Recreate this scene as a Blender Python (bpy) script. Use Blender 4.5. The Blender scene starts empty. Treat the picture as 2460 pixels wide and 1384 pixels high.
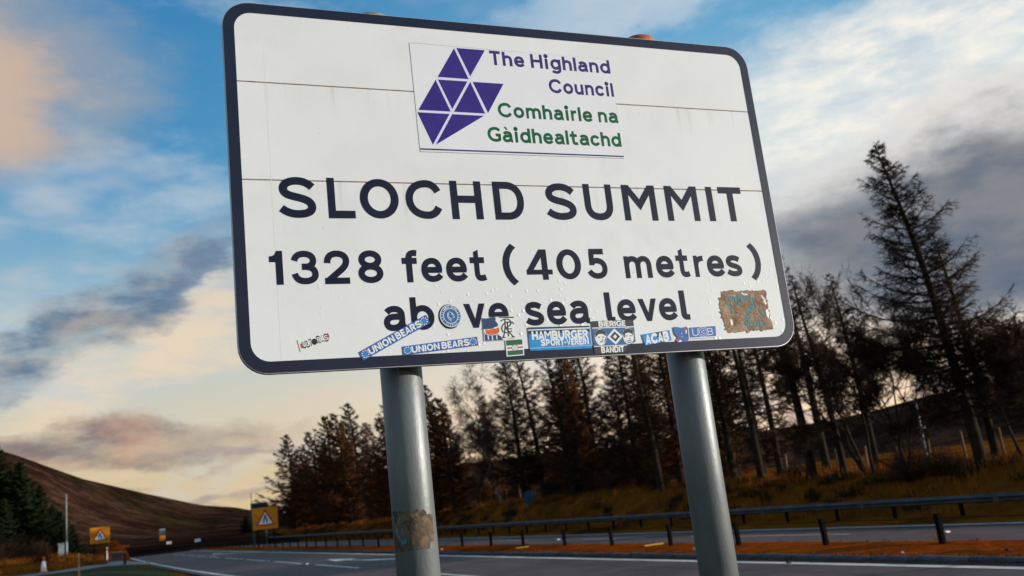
import bpy, math, random
import numpy as np
from mathutils import Matrix, Vector
from mathutils.geometry import tessellate_polygon

SC = bpy.context.scene
COL = SC.collection
rng = np.random.default_rng(7)
random.seed(7)
EYE = 1.5

# ------------------------------------------------------------------ camera
F_PX, ROLL, PITCH = 2268.66, -0.1148, 0.2198
cam_d = bpy.data.cameras.new('camera')
cam = bpy.data.objects.new('camera', cam_d)
COL.objects.link(cam)
SC.camera = cam
cam_d.sensor_width = 36.0
cam_d.lens = F_PX / 2460.0 * 36.0
cam_d.clip_start = 0.05
cam_d.clip_end = 20000
cp_, sp_ = math.cos(PITCH), math.sin(PITCH)
fwd = Vector((0, cp_, sp_)); upv = Vector((0, -sp_, cp_)); rgt = Vector((1, 0, 0))
cr_, sr_ = math.cos(ROLL), math.sin(ROLL)
ix = rgt * cr_ + upv * sr_
iy = -rgt * sr_ + upv * cr_
cam.matrix_world = Matrix(((ix.x, iy.x, -fwd.x, 0), (ix.y, iy.y, -fwd.y, 0), (ix.z, iy.z, -fwd.z, EYE), (0, 0, 0, 1)))
cam_d.dof.use_dof = True
cam_d.dof.focus_distance = 2.72
cam_d.dof.aperture_fstop = 5.6

# ------------------------------------------------------------------ light
SUN_AZ, SUN_EL = 93.0, 9.0          # degrees clockwise from +Y, degrees up
SUN_STRENGTH = 4.4
WORLD_STRENGTH = 0.1
SC.view_settings.view_transform = 'Standard'
SC.view_settings.look = 'None'
SC.view_settings.exposure = 0.15
SC.view_settings.gamma = 1.0
SC.cycles.use_denoising = True
SC.cycles.max_bounces = 3
SC.cycles.diffuse_bounces = 2
SC.cycles.glossy_bounces = 2

sd = bpy.data.lights.new('sun', 'SUN')
sd.energy = SUN_STRENGTH
sd.angle = math.radians(0.6)
sd.color = (1.0, 0.94, 0.86)
sun = bpy.data.objects.new('sun', sd)
COL.objects.link(sun)
a_, e_ = math.radians(SUN_AZ), math.radians(SUN_EL)
sdir = Vector((math.sin(a_) * math.cos(e_), math.cos(a_) * math.cos(e_), math.sin(e_)))
sun.rotation_euler = sdir.to_track_quat('Z', 'Y').to_euler()
sun.location = (20, -20, 30)


class NT:
    """small helper to write node graphs as expressions"""
    def __init__(s, tree):
        s.t = tree; s.n = tree.nodes; s.l = tree.links
    def put(s, sock, v):
        if isinstance(v, bpy.types.NodeSocket): s.l.new(v, sock)
        elif isinstance(v, (tuple, list)):
            sock.default_value = (*v, 1.0)[:len(sock.default_value)] if len(v) < len(sock.default_value) else v
        else: sock.default_value = v
    def m(s, op, a, b=None, c=None):
        nd = s.n.new('ShaderNodeMath'); nd.operation = op
        for i, v in enumerate((a, b, c)):
            if v is not None: s.put(nd.inputs[i], v)
        return nd.outputs[0]
    def add(s, a, b): return s.m('ADD', a, b)
    def sub(s, a, b): return s.m('SUBTRACT', a, b)
    def mul(s, a, b): return s.m('MULTIPLY', a, b)
    def ss(s, v, lo, hi, a=0.0, b=1.0):
        nd = s.n.new('ShaderNodeMapRange'); nd.interpolation_type = 'SMOOTHSTEP'
        s.put(nd.inputs[0], v)
        for i, q in enumerate((lo, hi, a, b)): s.put(nd.inputs[i + 1], q)
        return nd.outputs[0]
    def xyz(s, x, y, z=0.0):
        nd = s.n.new('ShaderNodeCombineXYZ')
        for i, v in enumerate((x, y, z)): s.put(nd.inputs[i], v)
        return nd.outputs[0]
    def noise(s, vec, scale, detail=5.0, rough=0.55, dist=0.0):
        nd = s.n.new('ShaderNodeTexNoise')
        if vec is not None: s.l.new(vec, nd.inputs['Vector'])
        nd.inputs['Scale'].default_value = scale; nd.inputs['Detail'].default_value = detail
        nd.inputs['Roughness'].default_value = rough; nd.inputs['Distortion'].default_value = dist
        return nd.outputs[0]
    def mix(s, f, a, b, mode='MIX'):
        nd = s.n.new('ShaderNodeMix'); nd.data_type = 'RGBA'; nd.blend_type = mode
        s.put(nd.inputs[0], f); s.put(nd.inputs[6], a); s.put(nd.inputs[7], b)
        return nd.outputs[2]
    def ramp(s, f, stops):
        nd = s.n.new('ShaderNodeValToRGB'); s.put(nd.inputs[0], f)
        e = nd.color_ramp.elements
        while len(e) < len(stops): e.new(0.5)
        for k, (p, c) in zip(e, stops): k.position = p; k.color = (*c, 1)
        return nd.outputs[0]


def build_world():
    w = bpy.data.worlds.new('World'); SC.world = w; w.use_nodes = True
    w.cycles.sampling_method = 'MANUAL'; w.cycles.sample_map_resolution = 256
    T = NT(w.node_tree); T.n.clear()
    out = T.n.new('ShaderNodeOutputWorld'); bg = T.n.new('ShaderNodeBackground')
    T.l.new(bg.outputs[0], out.inputs[0])
    bg.inputs[1].default_value = WORLD_STRENGTH
    sky = T.n.new('ShaderNodeTexSky'); sky.sky_type = 'NISHITA'; sky.sun_disc = False
    sky.sun_elevation = math.radians(SUN_EL); sky.sun_rotation = math.radians(SUN_AZ)
    sky.altitude = 400
    tc = T.n.new('ShaderNodeTexCoord'); d = tc.outputs['Generated']
    sp = T.n.new('ShaderNodeSeparateXYZ'); T.l.new(d, sp.inputs[0])
    x, y, z = sp.outputs
    az = T.mul(T.m('ARCTAN2', x, y), 57.2958)
    el = T.mul(T.m('ARCSINE', z), 57.2958)
    # cloud-deck coordinates: a flat layer seen in perspective
    zz = T.add(T.m('MAXIMUM', z, 0.0), 0.10)
    deck = T.xyz(T.m('DIVIDE', x, zz), T.m('DIVIDE', y, zz), 0.0)
    ang = T.xyz(T.mul(az, 0.045), T.mul(el, 0.10), 0.0)
    # thin high haze over the clear sky, by height
    vl = T.ramp(T.m('DIVIDE', T.m('MAXIMUM', el, 0.0), 45.0), [
        (0.0, (0.66, 0.50, 0.28)), (0.07, (0.64, 0.50, 0.30)), (0.14, (0.64, 0.57, 0.43)),
        (0.25, (0.46, 0.56, 0.58)), (0.35, (0.20, 0.40, 0.56)), (0.46, (0.065, 0.28, 0.52)),
        (0.66, (0.04, 0.22, 0.46)), (1.0, (0.04, 0.17, 0.36))])
    vr = T.ramp(T.m('DIVIDE', T.m('MAXIMUM', el, 0.0), 45.0), [
        (0.0, (0.98, 0.63, 0.36)), (0.08, (1.0, 0.74, 0.52)), (0.16, (0.95, 0.77, 0.62)),
        (0.28, (0.50, 0.62, 0.68)), (0.42, (0.34, 0.53, 0.67)), (0.58, (0.13, 0.37, 0.60)),
        (0.75, (0.09, 0.29, 0.52)), (1.0, (0.06, 0.20, 0.40))])
    veil = T.mix(T.ss(az, -22, 14), vl, vr)
    clear = T.mix(0.88, T.mix(1.0, sky.outputs[0], (0.10, 0.10, 0.10), 'MULTIPLY'), veil)
    n_big = T.noise(ang, 1.9, 5, 0.60, 0.0)
    n_fine = T.noise(ang, 4.2, 5, 0.58, 0.0)
    n_deck = T.noise(deck, 1.3, 4, 0.56, 0.0)
    waz = T.add(az, T.mul(T.sub(T.noise(ang, 2.2, 5, 0.60, 0.0), 0.5), 12.0))
    wel = T.add(el, T.mul(T.sub(T.noise(T.xyz(T.mul(az, 0.05), T.add(T.mul(el, 0.11), 7.3), 3.0), 2.6, 5, 0.60, 0.0), 0.5), 6.5))

    ripple = T.ss(T.noise(T.xyz(T.mul(az, 0.05), T.add(T.mul(el, 0.16), 2.1), 5.0), 3.6, 6, 0.62, 0.0), 0.34, 0.60)
    def blob(a0, e0, ra, re, th, lo=0.25, hi=1.25):
        c, s_ = math.cos(math.radians(th)), math.sin(math.radians(th))
        dx, dy = T.sub(waz, a0), T.sub(wel, e0)
        p = T.add(T.mul(dx, c / ra), T.mul(dy, s_ / ra))
        q = T.add(T.mul(dx, -s_ / re), T.mul(dy, c / re))
        r = T.add(T.mul(p, p), T.mul(q, q))
        return T.ss(r, hi, lo)
    col = clear
    # wisps and broken cloud over the whole sky
    col = T.mix(T.mul(T.ss(n_big, 0.47, 0.70), 0.55), col, (0.50, 0.57, 0.62))
    low = T.ss(el, 22, 5)
    cc = T.mix(low, (0.66, 0.64, 0.62), (0.70, 0.53, 0.40))
    col = T.mix(T.mul(T.ss(n_deck, 0.53, 0.70), 0.5), col, cc)
    # bright cloud bank, upper right
    col = T.mix(T.mul(blob(24, 20.8, 15, 4.6, 3, 0.0, 1.6), T.add(0.55, T.mul(ripple, 0.4))), col, T.mix(T.ss(n_fine, 0.35, 0.62), (0.66, 0.70, 0.70), (0.90, 0.85, 0.76)))
    col = T.mix(T.mul(blob(9, 28, 9, 2.2, 8, 0.0, 1.5), 0.6), col, (0.56, 0.62, 0.66))
    # grey cloud, right, with a warm upper fringe
    col = T.mix(T.mul(blob(30, 13.0, 17, 6.2, -3, 0.5, 1.25), 0.85), col, (0.68, 0.65, 0.62))
    col = T.mix(blob(29, 11.4, 16.5, 6.1, -2, 0.3, 1.15), col, T.mix(T.ss(n_fine, 0.32, 0.68), (0.120, 0.152, 0.205), (0.215, 0.220, 0.240)))
    # peach cloud, upper left
    col = T.mix(T.mul(blob(-29, 25.5, 10, 6.0, 10, 0.05, 1.15), 0.7), col, (0.33, 0.34, 0.36))
    col = T.mix(T.mul(blob(-30.4, 24.3, 5.6, 4.6, 20, 0.0, 1.2), 0.8), col, (0.60, 0.43, 0.31))
    # lit bands and blue-grey bands, left
    col = T.mix(T.mul(blob(-20.5, 10.8, 9, 2.4, 27, 0.0, 1.4), T.add(0.22, T.mul(ripple, 0.5))), col, (0.82, 0.63, 0.43))
    col = T.mix(T.mul(blob(-24.5, 12.3, 11.5, 2.2, 29, 0.0, 1.25), T.add(0.40, T.mul(ripple, 0.55))), col, T.mix(T.ss(n_fine, 0.40, 0.62), (0.085, 0.155, 0.26), (0.33, 0.31, 0.30)))
    col = T.mix(T.mul(blob(-16.5, 15.6, 5.5, 1.1, 27, 0.0, 1.25), T.add(0.35, T.mul(ripple, 0.5))), col, (0.13, 0.19, 0.29))
    # low mauve stratus
    col = T.mix(T.mul(blob(-26, 5.6, 12.5, 1.7, -2, 0.0, 1.3), T.add(0.52, T.mul(ripple, 0.42))), col, T.mix(T.ss(n_fine, 0.38, 0.62), (0.17, 0.14, 0.15), (0.42, 0.25, 0.19)))
    puff = T.mul(T.ss(T.noise(T.xyz(T.mul(az, 0.09), T.mul(el, 0.33), 1.0), 2.4, 4, 0.55, 0.0), 0.55, 0.68), T.mul(T.ss(el, 0.5, 2.0), T.ss(el, 6.5, 4.0)))
    col = T.mix(T.mul(puff, 0.7), col, (0.33, 0.27, 0.27))
    col = T.mix(T.ss(el, -0.5, -3.0), col, (0.05, 0.04, 0.035))
    boost = T.mix(1.0, col, (10.0, 10.0, 10.0), 'MULTIPLY')
    T.l.new(boost, bg.inputs[0])
build_world()

# ------------------------------------------------------------------ materials
MATS = {}
def mat(name, c1, c2=None, scale=8.0, rough=0.7, metal=0.0, bump=0.0, bscale=None, c3=None, coat=0.0, spec=0.5, rand=0.0, lo=0.35, hi=0.65, stretch=None):
    m_ = bpy.data.materials.new(name); m_.use_nodes = True; MATS[name] = m_
    T = NT(m_.node_tree); b = T.n['Principled BSDF']
    b.inputs['Roughness'].default_value = rough; b.inputs['Metallic'].default_value = metal
    b.inputs['Coat Weight'].default_value = coat; b.inputs['Coat Roughness'].default_value = 0.12
    b.inputs['Specular IOR Level'].default_value = spec
    tc = T.n.new('ShaderNodeTexCoord'); vec = tc.outputs['Object']
    if stretch:
        mp = T.n.new('ShaderNodeMapping'); mp.inputs['Scale'].default_value = stretch
        T.l.new(vec, mp.inputs[0]); vec = mp.outputs[0]
    col = c1
    if c2:
        n1 = T.noise(vec, scale, 6, 0.6, 0.3)
        col = T.mix(T.ss(n1, lo, hi), c1, c2)
        if c3:
            n2 = T.noise(vec, scale * 0.37, 5, 0.6, 0.8)
            col = T.mix(T.ss(n2, 0.48, 0.66), col, c3)
    if rand:
        oi = T.n.new('ShaderNodeObjectInfo')
        col = T.mix(1.0, col, T.mix(oi.outputs['Random'], (1 - rand,) * 3, (1 + rand, 1 + rand * 0.7, 1 + rand * 0.5)), 'MULTIPLY')
    T.put(b.inputs['Base Color'], col if isinstance(col, bpy.types.NodeSocket) else tuple(col))
    if bump:
        bn = T.n.new('ShaderNodeBump'); bn.inputs['Strength'].default_value = bump
        bn.inputs['Distance'].default_value = 0.02
        T.l.new(T.noise(vec, bscale or scale * 4, 5, 0.6), bn.inputs['Height'])
        T.l.new(bn.outputs[0], b.inputs['Normal'])
    return m_

def face_material():
    m_ = mat('sign_white', (0.80, 0.80, 0.78), (0.75, 0.755, 0.735), 3.0, 0.5, coat=0.06, spec=0.3)
    T = NT(m_.node_tree); b = T.n['Principled BSDF']
    tc = T.n.new('ShaderNodeTexCoord'); vec = tc.outputs['Object']
    old = b.inputs['Base Color'].links[0].from_socket
    se0 = T.n.new('ShaderNodeSeparateXYZ'); T.l.new(vec, se0.inputs[0]); zc = se0.outputs[2]
    mps = T.n.new('ShaderNodeMapping'); mps.inputs['Scale'].default_value = (34, 34, 1.2); T.l.new(vec, mps.inputs[0])
    runs = T.ss(T.noise(mps.outputs[0], 1.0, 4, 0.6), 0.52, 0.75)
    under = T.m('MAXIMUM', T.mul(T.ss(zc, 1.814400, 1.969100), T.ss(zc, 1.980100, 1.974100)), T.mul(T.ss(zc, 2.128200, 2.243200), T.ss(zc, 2.254100, 2.248200)))
    gr = T.mix(T.mul(T.mul(runs, under), 0.30), old, (0.42, 0.34, 0.26))
    gr = T.mix(T.mul(T.ss(T.noise(vec, 7.0, 6, 0.65), 0.55, 0.75), 0.16), gr, (0.55, 0.55, 0.48))
    gr = T.mix(T.ss(T.noise(vec, 120.0, 2, 0.5), 0.765, 0.80), gr, (0.30, 0.27, 0.22))
    T.l.new(gr, b.inputs['Base Color'])
    # rain droplets on the lower half: fine relief
    mp = T.n.new('ShaderNodeMapping'); mp.inputs['Scale'].default_value = (1, 1, 0.85); T.l.new(vec, mp.inputs[0])
    v = T.n.new('ShaderNodeTexVoronoi'); v.inputs['Scale'].default_value = 62.0; v.inputs['Randomness'].default_value = 1.0
    T.l.new(mp.outputs[0], v.inputs['Vector'])
    sep = T.n.new('ShaderNodeSeparateXYZ'); T.l.new(vec, sep.inputs[0])
    cr = T.n.new('ShaderNodeSeparateXYZ'); T.l.new(v.outputs['Color'], cr.inputs[0])
    drop = T.mul(T.ss(v.outputs['Distance'], 0.34, 0.10), T.ss(cr.outputs[0], 0.45, 0.75))
    patch = T.ss(T.noise(vec, 3.0, 3, 0.5), 0.38, 0.58)
    drop = T.mul(drop, T.mul(patch, T.ss(sep.outputs[2], 1.80, 1.50)))
    bn = T.n.new('ShaderNodeBump'); bn.inputs['Strength'].default_value = 0.6; bn.inputs['Distance'].default_value = 0.0022
    T.l.new(drop, bn.inputs['Height'])
    b2 = T.n.new('ShaderNodeBump'); b2.inputs['Strength'].default_value = 0.06; b2.inputs['Distance'].default_value = 0.002
    T.l.new(T.noise(vec, 90, 3, 0.6), b2.inputs['Height']); T.l.new(bn.outputs[0], b2.inputs['Normal'])
    T.l.new(b2.outputs[0], b.inputs['Normal']); T.l.new(b2.outputs[0], b.inputs['Coat Normal'])
    return m_
face_material()
mat('sign_navy', (0.010, 0.014, 0.034), (0.014, 0.018, 0.040), 6, 0.42, coat=0.10, spec=0.25)
mat('letter_navy', (0.009, 0.012, 0.030), (0.013, 0.016, 0.035), 9, 0.5, spec=0.15)
mat('letter_black', (0.012, 0.012, 0.016), rough=0.4)
mat('violet', (0.034, 0.018, 0.19), (0.042, 0.024, 0.21), 14, 0.5, spec=0.2)
mat('violet_dark', (0.04, 0.026, 0.15), (0.05, 0.034, 0.17), 14, 0.5, spec=0.2)
mat('green_print', (0.003, 0.10, 0.038), (0.005, 0.115, 0.045), 14, 0.5, spec=0.2)
mat('plate_white', (0.80, 0.79, 0.80), (0.77, 0.765, 0.77), 10, 0.42, coat=0.2)
mat('plate_lavender', (0.72, 0.69, 0.84), rough=0.42)
mat('joint_brown', (0.16, 0.075, 0.045), (0.32, 0.18, 0.12), 40, 0.8)
mat('aluminium', (0.42, 0.43, 0.44), (0.50, 0.50, 0.50), 12, 0.45, 0.7)
mat('galvanised', (0.135, 0.148, 0.148), (0.175, 0.185, 0.183), 14.0, 0.44, 0.25, 0.08, 140, stretch=(1, 1, 0.35), spec=0.45)
mat('cap_orange', (0.55, 0.13, 0.03), (0.30, 0.09, 0.04), 30, 0.6)
mat('cap_grey', (0.30, 0.29, 0.27), (0.20, 0.18, 0.15), 30, 0.6)
mat('seam', (0.85, 0.84, 0.80), rough=0.5)
mat('st_white', (0.80, 0.80, 0.78), rough=0.4)
mat('st_blue', (0.010, 0.10, 0.36), (0.015, 0.13, 0.42), 40, 0.4)
mat('st_lightblue', (0.010, 0.22, 0.56), (0.02, 0.28, 0.62), 40, 0.4)
mat('st_midblue', (0.02, 0.125, 0.30), (0.03, 0.15, 0.34), 60, 0.4)
mat('st_navy', (0.014, 0.05, 0.13), (0.02, 0.06, 0.15), 40, 0.4)
mat('st_red', (0.50, 0.05, 0.04), rough=0.4)
mat('st_orange', (0.72, 0.15, 0.04), (0.62, 0.11, 0.03), 40, 0.4)
mat('st_green', (0.018, 0.12, 0.04), rough=0.4)
mat('st_black', (0.022, 0.02, 0.022), rough=0.45)
mat('st_grey', (0.16, 0.15, 0.17), rough=0.45)

def rust_material(name, teal_scale, sc):
    m_ = mat(name, (0.24, 0.125, 0.065), (0.42, 0.28, 0.18), sc, 0.9, bump=0.3, bscale=sc * 3)
    T = NT(m_.node_tree); b = T.n['Principled BSDF']
    tc = T.n.new('ShaderNodeTexCoord'); vec = tc.outputs['Object']
    old = b.inputs['Base Color'].links[0].from_socket
    c = T.mix(T.ss(T.noise(vec, teal_scale, 4, 0.6, 1.2), 0.60, 0.70), old, (0.16, 0.25, 0.25))
    c = T.mix(T.ss(T.noise(vec, sc * 1.7, 4, 0.6, 0.5), 0.63, 0.68), c, (0.62, 0.50, 0.38))
    T.l.new(c, b.inputs['Base Color'])
rust_material('rust_patch', 17, 26)
mat('streak_blue', (0.015, 0.21, 0.38), (0.05, 0.27, 0.36), 30, 0.7)
mat('teal_glue', (0.11, 0.26, 0.27), (0.22, 0.24, 0.20), 60, 0.85, bump=0.5, bscale=150)
mat('tan_glue', (0.42, 0.27, 0.17), (0.34, 0.19, 0.11), 70, 0.9, bump=0.5, bscale=150)
rust_material('pole_patch', 16, 17)
T_ = NT(MATS['pole_patch'].node_tree); b_ = T_.n['Principled BSDF']; v_ = T_.n.new('ShaderNodeTexCoord').outputs['Object']
pc_ = T_.mix(T_.ss(T_.noise(v_, 24, 6, 0.62, 0.8), 0.38, 0.62), (0.060, 0.038, 0.022), (0.190, 0.125, 0.072))
pc_ = T_.mix(T_.ss(T_.noise(v_, 11, 4, 0.55, 1.2), 0.54, 0.64), pc_, (0.085, 0.075, 0.048))
pc_ = T_.mix(T_.ss(T_.noise(v_, 70, 3, 0.6, 0.3), 0.66, 0.74), pc_, (0.36, 0.24, 0.15))
T_.l.new(pc_, b_.inputs['Base Color'])


mat('asphalt', (0.108, 0.068, 0.056), (0.138, 0.088, 0.074), 0.9, 0.72, bump=0.35, bscale=60, c3=(0.086, 0.055, 0.047), spec=0.18)
mat('asphalt_path', (0.075, 0.072, 0.078), (0.095, 0.090, 0.095), 1.2, 0.55, bump=0.3, bscale=40)
mat('road_paint', (0.92, 0.78, 0.62), (0.72, 0.60, 0.48), 2.2, 0.6, bump=0.2, bscale=30, spec=0.15)
mat('tar_seam', (0.014, 0.012, 0.014), rough=0.7)
mat('kerbstone', (0.060, 0.062, 0.072), (0.095, 0.094, 0.10), 5, 0.85, bump=0.5, bscale=40, rand=0.25, spec=0.08)
mat('soil', (0.33, 0.060, 0.006), (0.22, 0.040, 0.005), 2.4, 0.95, bump=1.0, bscale=10, c3=(0.12, 0.030, 0.006), spec=0.0)
mat('grit', (0.060, 0.030, 0.018), (0.11, 0.05, 0.025), 3, 0.9, bump=0.6, bscale=30, spec=0.08)
mat('verge', (0.165, 0.048, 0.006), (0.235, 0.074, 0.008), 0.5, 0.95, bump=1.0, bscale=5, c3=(0.036, 0.016, 0.006), spec=0.0)
mat('lawn', (0.024, 0.036, 0.008), (0.036, 0.044, 0.010), 0.8, 0.95, bump=0.8, bscale=14, c3=(0.020, 0.028, 0.007), spec=0.08)
mat('moor', (0.024, 0.011, 0.008), (0.062, 0.031, 0.019), 0.013, 0.95, bump=0.0, c3=(0.020, 0.017, 0.006), stretch=(1, 1, 0.8), spec=0.0, lo=0.42, hi=0.62)
mat('grass_blade', (0.32, 0.105, 0.012), (0.15, 0.050, 0.008), 0.8, 0.9, c3=(0.070, 0.030, 0.008), spec=0.03)
mat('grass_green', (0.030, 0.042, 0.009), (0.045, 0.05, 0.012), 0.8, 0.9, spec=0.08)
mat('bark', (0.022, 0.016, 0.012), (0.040, 0.030, 0.022), 3, 0.95, bump=0.8, bscale=14, spec=0.08)
mat('bark_moss', (0.020, 0.015, 0.010), (0.034, 0.027, 0.015), 3, 0.95, bump=0.8, bscale=14, spec=0.05)
mat('bark_birch', (0.32, 0.22, 0.16), (0.07, 0.045, 0.035), 2.2, 0.85, stretch=(1, 1, 0.5), spec=0.08)
mat('twig', (0.030, 0.018, 0.012), (0.045, 0.026, 0.016), 1.5, 0.95, rand=0.3, spec=0.05)
mat('twig_rust', (0.110, 0.040, 0.012), (0.045, 0.020, 0.010), 0.6, 0.95, rand=0.3, spec=0.05)
mat('twig_birch', (0.100, 0.062, 0.048), (0.060, 0.038, 0.030), 1.5, 0.95, spec=0.05)
mat('needles', (0.008, 0.013, 0.005), (0.014, 0.020, 0.007), 1.2, 0.9, rand=0.3, spec=0.05)
mat('shrub', (0.022, 0.013, 0.008), (0.045, 0.022, 0.010), 2.0, 0.95, rand=0.35, spec=0.08)
mat('steel_dark', (0.009, 0.007, 0.007), (0.014, 0.011, 0.010), 6, 0.9, spec=0.0)
mat('rail_steel', (0.055, 0.049, 0.049), (0.090, 0.080, 0.080), 2.0, 0.6, spec=0.15)
mat('rail_joint', (0.07, 0.066, 0.068), rough=0.6, metal=0.5)
mat('wood', (0.16, 0.10, 0.055), (0.24, 0.16, 0.09), 6, 0.9, stretch=(1, 1, 0.2), rand=0.3, spec=0.08)
mat('wood_dark', (0.05, 0.03, 0.02), (0.09, 0.055, 0.035), 6, 0.9, stretch=(1, 1, 0.2), spec=0.08)
mat('ts_yellow', (0.72, 0.25, 0.004), (0.64, 0.21, 0.004), 3, 0.5, spec=0.2)
mat('ts_red', (0.48, 0.018, 0.010), rough=0.5, spec=0.2)
mat('ts_white', (0.78, 0.77, 0.80), rough=0.5)
mat('ts_black', (0.010, 0.012, 0.022), rough=0.5)
mat('teal_board', (0.012, 0.055, 0.065), (0.016, 0.07, 0.08), 3, 0.5)
mat('grey_paint', (0.20, 0.215, 0.22), (0.26, 0.27, 0.275), 2, 0.55)
mat('blue_board', (0.012, 0.09, 0.19), (0.016, 0.11, 0.22), 3, 0.5)
mat('cone_red', (0.55, 0.06, 0.025), rough=0.6)
mat('reflector', (0.42, 0.03, 0.02), rough=0.35)
mat('baton', (0.70, 0.36, 0.02), (0.60, 0.28, 0.02), 6, 0.6)
mat('stone_litter', (0.40, 0.36, 0.32), rough=0.9)

T_ = NT(MATS['moor'].node_tree); b_ = T_.n['Principled BSDF']; o_c = b_.inputs['Base Color'].links[0].from_socket
v_ = T_.n.new('ShaderNodeTexCoord').outputs['Object']
mo_ = T_.mix(T_.mul(T_.ss(T_.noise(v_, 0.055, 6, 0.65, 0.6), 0.44, 0.60), 0.75), T_.mix(1.0, o_c, (0.62, 0.60, 0.60), 'MULTIPLY'), T_.mix(1.0, o_c, (1.55, 1.45, 1.35), 'MULTIPLY'))
T_.l.new(mo_, b_.inputs['Base Color'])

# ------------------------------------------------------------------ mesh helpers
def empty(name, loc, label=None, cat=None, group=None):
    o = bpy.data.objects.new(name, None); COL.objects.link(o)
    o.location = loc; o.empty_display_size = 0.2
    tag(o, label, cat, group)
    return o

def tag(o, label=None, cat=None, group=None, kind=None):
    if label: o['label'] = label
    if cat: o['category'] = cat
    if group: o['group'] = group
    if kind: o['kind'] = kind
    return o

def mesh_from(name, V, F, mtl, smooth=False):
    me = bpy.data.meshes.new(name)
    V = np.asarray(V, dtype=float)
    me.from_pydata(V.tolist(), [], [tuple(int(i) for i in f) for f in F])
    me.materials.append(MATS[mtl])
    if smooth: me.polygons.foreach_set('use_smooth', [True] * len(me.polygons))
    me.update()
    return me

def mesh_fast(name, V, counts_faces, mtl, smooth=False):
    """V (n,3), faces given as an int array of equal size polygons"""
    me = bpy.data.meshes.new(name)
    F = np.asarray(counts_faces, dtype=np.int32); k = F.shape[1]
    me.vertices.add(len(V)); me.vertices.foreach_set('co', np.asarray(V, dtype=np.float32).ravel())
    me.loops.add(F.size); me.loops.foreach_set('vertex_index', F.ravel())
    me.polygons.add(len(F)); me.polygons.foreach_set('loop_start', np.arange(0, F.size, k, dtype=np.int32))
    me.materials.append(MATS[mtl])
    if smooth: me.polygons.foreach_set('use_smooth', [True] * len(F))
    me.update(calc_edges=True); me.validate()
    return me

def wloc(o):
    v = Vector((0, 0, 0))
    while o is not None: v += o.location; o = o.parent
    return v

def part(name, V, F, mtl, parent=None, smooth=False, kind=None):
    V = np.asarray(V, dtype=float)
    if parent is not None: V = V - np.array(wloc(parent))
    o = bpy.data.objects.new(name, mesh_from(name, V, F, mtl, smooth)); COL.objects.link(o)
    o.parent = parent
    if kind: o['kind'] = kind
    return o

class MB:
    def __init__(s): s.V = []; s.F = []
    def add(s, V, F):
        b = len(s.V); s.V += [tuple(v) for v in V]; s.F += [tuple(b + i for i in f) for f in F]
        return s
    def box(s, c, h, ax=None):
        c = np.asarray(c, float); A = np.eye(3) if ax is None else np.asarray(ax, float)
        V = [c + A[0] * h[0] * i + A[1] * h[1] * j + A[2] * h[2] * k for i in (-1, 1) for j in (-1, 1) for k in (-1, 1)]
        return s.add(V, [(0, 1, 3, 2), (4, 6, 7, 5), (0, 4, 5, 1), (2, 3, 7, 6), (0, 2, 6, 4), (1, 5, 7, 3)])
    def tube(s, p0, p1, r0, r1=None, n=12, cap=True):
        p0, p1 = np.asarray(p0, float), np.asarray(p1, float); r1 = r0 if r1 is None else r1
        d = p1 - p0; d /= np.linalg.norm(d)
        a = np.cross(d, (0, 1, 0) if abs(d[1]) < 0.9 else (1, 0, 0)); a /= np.linalg.norm(a); b = np.cross(d, a)
        V = []
        for p, r in ((p0, r0), (p1, r1)):
            for i in range(n):
                t = 2 * math.pi * i / n; V.append(p + a * math.cos(t) * r + b * math.sin(t) * r)
        F = [(i, (i + 1) % n, n + (i + 1) % n, n + i) for i in range(n)]
        if cap: F += [tuple(range(n - 1, -1, -1)), tuple(range(n, 2 * n))]
        return s.add(V, F)
    def part(s, name, mtl, parent=None, smooth=False, kind=None):
        return part(name, s.V, s.F, mtl, parent, smooth, kind)

# road frame: lat to the right of the camera across the road, s along it
RAZ = math.radians(-24.6)
FW = np.array([math.sin(RAZ), math.cos(RAZ), 0.0]); RT = np.array([FW[1], -FW[0], 0.0]); UP = np.array([0, 0, 1.0])
ROADAX = (RT, FW, UP)
def W(lat, s, z=0.0): return RT * lat + FW * s + UP * z
def Wn(lat, s, z):
    lat, s, z = np.broadcast_arrays(np.asarray(lat, float), np.asarray(s, float), np.asarray(z, float))
    return lat[..., None] * RT + s[..., None] * FW + z[..., None] * UP

def fnoise(a, b, seed=0):
    a = np.asarray(a, float); b = np.asarray(b, float); o = np.zeros(np.broadcast(a, b).shape)
    r = np.random.default_rng(seed)
    for k in range(7):
        th = r.uniform(0, 6.28); fq = 0.12 * 1.75 ** k; ph = r.uniform(0, 6.28)
        o = o + np.sin((a * math.cos(th) + b * math.sin(th)) * fq * 2 + ph) / (1.45 ** k)
    return o / 3.0

def sstep(v, a, b):
    t = np.clip((np.asarray(v, float) - a) / (b - a), 0, 1); return t * t * (3 - 2 * t)

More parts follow.
